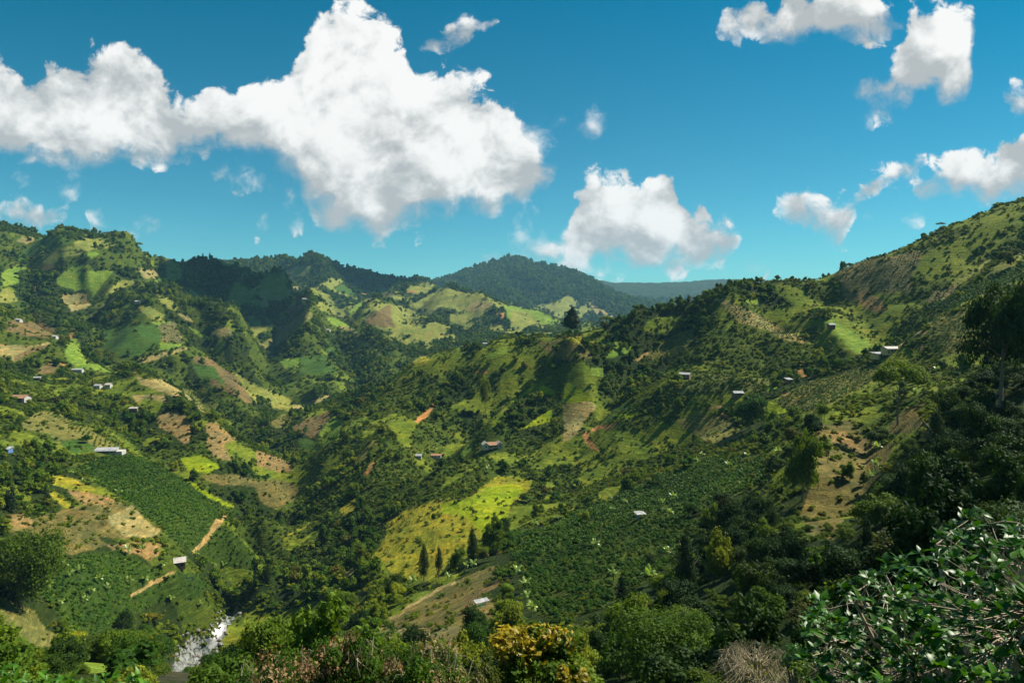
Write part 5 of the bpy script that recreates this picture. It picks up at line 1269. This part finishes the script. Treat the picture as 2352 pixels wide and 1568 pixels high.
while len(tips) < 560:                            # the foreground tree's canopy, seen from above and beside
    px = g.uniform(1840, 2480); py = g.uniform(1150, 1600)
    top = 1400 - (px - 1840) * .62 if px < 2100 else (1225 if px < 2150 else 1165) + abs(px - 2200) * .10
    if px < 1900: top = 1335
    if py < top or (py < top + 70 and g.random() < .65): continue
    tips.append(at(px, py, g.uniform(8.2, 12.5) - (py - 1150) * .004))
limbs = [at(g.uniform(1920, 2420), g.uniform(1300, 1560), g.uniform(8.6, 11.5)) for _ in range(7)]
limbs = [at(a, b_, r) for a, b_, r in ((2240, 1330, 10), (1960, 1350, 10.5), (2060, 1400, 9.5), (2350, 1300, 9.5), (2150, 1250, 11), (1950, 1480, 9), (2300, 1460, 8.8), (2420, 1400, 9.5), (2100, 1530, 8.8), (2180, 1450, 9.5), (2340, 1200, 11))] + limbs
bx = at(2255, 1700, 9.6); gz = float(height(bx[:1], bx[1:2])[0])
leafy_tree('broad_leaved_tree', 'glossy broad-leaved foreground tree with pale bare branches at the lower right', (bx[0], bx[1], gz), limbs, tips, ML_big, M_pale, .116, 12, 5, .30, .11)
# leafy shoots along the lower left edge
for q_, (x0, x1, y0, lab) in enumerate(((-30, 60, 1535, 'leafy shoots poking up at the bottom left corner'), (75, 190, 1535, 'drooping broad-leaved shoots at the bottom edge, second clump from the left corner'), (225, 350, 1545, 'narrow-leaved shoots at the bottom edge left of the river'))):
    tips = [at(g.uniform(x0, x1), g.uniform(y0, y0 + 60), g.uniform(13, 15)) for _ in range(14)]
    b_ = at((x0 + x1) / 2, 1690, 14.5); b_[2] = float(height(b_[:1], b_[1:2])[0]); leafy_tree('leafy_shrub', lab, b_, [at((x0 + x1) / 2, 1580, 14), at(x0 + 20, 1600, 14)], tips, ML_big, M_bark, .2, 8, 40 + q_, .2, .05, 60)
def bush(name, lab, cat, px, py, R, rad, hgt, layers, twigs=0, twmat=None, seed=0, group=None):
    """a bush whose crown centre shows at the picture point; stems reach the ground"""
    p = at(px, py, R); gz = float(height(p[:1], p[1:2])[0]); gz = min(gz, p[2] - hgt * .3)
    o = link(name, None, loc=(p[0], p[1], gz)); tag(o, lab, cat, group); zc = p[2] - gz
    for nm_, mt_, n_, sz, lob in layers:
        c = link(nm_, crown_mesh(nm_, mt_, n_, sz, lob, jag=.35, seed=seed + n_ % 7), o, (0, 0, zc)); c.scale = (rad, rad, hgt)
    gg = random.Random(seed); T = []
    for k in range(7):
        a = gg.random() * 6.28; T.append(tube([(0, 0, -.3), (cos(a) * rad * .2, sin(a) * rad * .2, zc * .6), (cos(a) * rad * .6, sin(a) * rad * .6, zc + hgt * .3 * gg.random())], [.06, .04, .015], 5))
    part('stems', T, M_bark, o)
    if twigs:
        T = []
        for k in range(twigs):
            a = gg.random() * 6.28; r1 = rad * gg.uniform(.1, .5); r2 = rad * gg.uniform(.5, 1.05); zt = zc + hgt * (math.sqrt(max(0, 1.1 - (r2 / rad) ** 2)) * .9) * gg.uniform(.75, 1.1); a2 = a + gg.uniform(-.6, .6)
            T.append(tube([(cos(a) * r1, sin(a) * r1, zc * .7), (cos(a) * r1 * 1.5, sin(a) * r1 * 1.5, zc + hgt * .45), (cos(a2) * (r1 + r2) * .55, sin(a2) * (r1 + r2) * .55, zt + .1), (cos(a2) * r2, sin(a2) * r2, zt - .15 * gg.random())], [.018, .012, .007, .003], 4))
        part('twigs', T, twmat, o)['kind'] = 'stuff'
    return o
bush('golden_tree', 'golden-leaved tree at the bottom centre of the picture', 'tree', 1222, 1502, 27, 1.55, 1.5, [('crown', ML_yel, 5200, .10, 15), ('green_leaves', ML_tree, 2600, .12, 12)], seed=4)
bush('golden_tree', 'lower golden-leaved bush right of the bigger golden tree', 'tree', 1300, 1555, 26, 1.0, .9, [('crown', ML_yel, 2600, .13, 10), ('green_leaves', ML_tree, 1500, .14, 9)], seed=8)
bush('golden_tree', 'low golden-leaved bush left of the bigger golden tree', 'tree', 1150, 1560, 28, .9, .75, [('crown', ML_yel, 2200, .13, 9), ('green_leaves', ML_tree, 1500, .14, 9)], seed=12)
sides = ['leftmost', 'second from left', 'third from left', 'fourth from left', 'fifth from left', 'sixth from left', 'seventh from left', 'rightmost']
for k, (px, py) in enumerate(((600, 1565), (665, 1540), (735, 1510), (805, 1500), (870, 1535), (945, 1525), (1015, 1515), (1080, 1550))):
    bush('dry_leaved_bush', f'dry brown-leaved bush in the bottom thicket, {sides[k]} of the eight', 'bush', px, py + 45, 21 + (k * 37 % 5), 1.15, 1.5, [('dry_leaves', ML_dry, 700, .065, 9), ('green_leaves', ML_tree, 3600, .06, 14)], 22, M_twig, 60 + k, 'dry-leaved bushes in the foreground')
bush('bare_bush', 'leafless tangle of pale twigs, a domed bush at the lower right', 'bush', 1735, 1560, 22, 1.55, 1.0, [('leaves', ML_shrub, 1300, .045, 12)], 300, M_twig, 77)
bush('bare_bush', 'smaller tangle of dry twigs beneath the glossy-leaved tree', 'bush', 1960, 1560, 17, 1.2, .6, [('leaves', ML_shrub, 1500, .05, 9)], 240, M_twig, 79)
bush('leafy_bush', 'small-leaved green bush between the bare tangle and the glossy tree', 'bush', 1850, 1530, 19, .8, .5, [('leaves', ML_big, 2600, .06, 9)], 0, None, 81)
bush('leafy_bush', 'bright green small-leaved bush left of the bare tangle', 'bush', 1625, 1575, 24, .9, .45, [('leaves', ML_shrub, 2600, .07, 9)], 0, None, 83)
# paling fence on the slope behind the glossy tree
fo = link('paling_fence', None, loc=tuple(at(2320, 1262, 40))); tag(fo, 'grey paling fence on the slope behind the glossy-leaved tree', 'fence')
for k in range(22): part('paling', [box(-1.6 + k * .16, -.02, -1.2, -1.6 + k * .16 + .05, .02, .35 + .05 * (k % 3))], M_wood, fo)
part('rail', [box(-1.7, .03, .1, 2.0, .07, .17)], M_wood, fo)

# ------------------------------------------------------------------ unseen clouds, added above the view to cast shade on the slopes
def shade_cloud_mesh(seed, L_, Wd, Ht):
    import bmesh
    bm = bmesh.new(); g = np.random.default_rng(seed)
    for k in range(16):
        f = .16 + .68 * (k + .5) / 16; cx = (f - .5) * L_; cy = g.uniform(-.5, .5) * Wd * (1 - abs(f - .5)); r_ = Ht * g.uniform(.55, 1.) * (1 - 1.1 * abs(f - .5))
        q_ = bmesh.ops.create_icosphere(bm, subdivisions=3, radius=1)['verts']
        for v in q_:
            c = v.co; d = 1 + .35 * (float(vnoise(np.array([c.x * 2 + k * 7]), np.array([c.y * 2 + c.z * 2.3]))[0]) - .5)
            z = c.z * d * r_; v.co = (cx + c.x * d * r_ * 1.3, cy + c.y * d * r_ * 1.2, z if z > 0 else z * .3)
    me = bpy.data.meshes.new('cloud'); bm.to_mesh(me); bm.free(); me.polygons.foreach_set('use_smooth', [True] * len(me.polygons)); return me
mc = bpy.data.materials.new('cloud_white'); mc.use_nodes = True; n = NT(mc.node_tree); n.n.clear()
d1 = n.new('ShaderNodeBsdfDiffuse'); d1.inputs[0].default_value = (.9, .9, .9, 1); t1 = n.new('ShaderNodeBsdfTranslucent'); t1.inputs[0].default_value = (.9, .9, .9, 1)
m1 = n.new('ShaderNodeMixShader'); m1.inputs[0].default_value = .25; n.l.new(d1.outputs[0], m1.inputs[1]); n.l.new(t1.outputs[0], m1.inputs[2])
o1 = n.new('ShaderNodeOutputMaterial'); n.l.new(m1.outputs[0], o1.inputs[0])
SD = np.array([sin(SUN_AZ) * cos(SUN_EL), cos(SUN_AZ) * cos(SUN_EL), sin(SUN_EL)])
for k, (px, py, R_, L_, Wd, Ht, rz_, up) in enumerate(((540, 660, 1850, 520, 190, 110, -.9, 2100), (830, 640, 3100, 520, 220, 120, -.2, 3300))):
    p = at(px, py, R_) + SD * up
    cm = shade_cloud_mesh(k + 3, L_, Wd, Ht); cm.materials.append(mc); o = link('cloud', cm, loc=tuple(p), rz=rz_); tag(o, kind='structure')

# ------------------------------------------------------------------ air
ztop = max(float(GZ.max()) + 40, 60.); zbot = float(GZ.min()) - 1
hb = [box(-10700, -10700, zbot, 10700, 10700, ztop)]
mh = bpy.data.materials.new('air'); mh.use_nodes = True; n = NT(mh.node_tree); n.n.clear()
pv = n.new('ShaderNodeVolumePrincipled'); pv.inputs['Color'].default_value = (.34, .74, 1., 1); pv.inputs['Density'].default_value = 4.5e-5; pv.inputs['Anisotropy'].default_value = 0
om = n.new('ShaderNodeOutputMaterial'); n.l.new(pv.outputs[0], om.inputs['Volume'])
v, f = join(hb); hz_ = link('haze', mesh_from('haze', v, f, mh)); tag(hz_, kind='stuff')

# ------------------------------------------------------------------ plants that still share a description are told apart by their place in the row
ORD = ['first', 'second', 'third', 'fourth', 'fifth', 'sixth', 'seventh', 'eighth', 'ninth', 'tenth', 'eleventh', 'twelfth', 'thirteenth', 'fourteenth', 'fifteenth', 'sixteenth', 'seventeenth', 'eighteenth', 'nineteenth', 'twentieth']
ORD = ORD + ['twenty-' + a for a in ORD[:9]] + ['thirtieth'] + ['thirty-' + a for a in ORD[:9]]
bpy.context.view_layer.update()
same = {}
for o in COL.objects:
    if o.parent is None and 'label' in o and 'category' in o: same.setdefault(o['label'], []).append((o, tuple(float(a) for a in project(*o.location))))
for lab, L in same.items():
    if len(L) < 2: continue
    L.sort(key=lambda e: e[1][1]); nb = 1 if len(L) <= 6 else (2 if len(L) <= 16 else (3 if len(L) <= 36 else 5))
    names = {1: [''], 2: ['upper row'], 3: ['top row', 'middle row', 'bottom row'], 5: ['top row', 'upper row', 'middle row', 'lower row', 'bottom row']}[nb]
    if nb == 2: names = ['upper row', 'lower row']
    per = math.ceil(len(L) / nb)
    for b_ in range(nb):
        row = sorted(L[b_ * per:(b_ + 1) * per], key=lambda e: e[1][0])
        for k, (o, p) in enumerate(row):
            if len(row) == 1 and nb > 1: o['label'] = lab + ', ' + names[b_]
            elif k < len(ORD): o['label'] = f"{lab}, {names[b_] + ', ' if names[b_] else ''}{ORD[k]} from left"
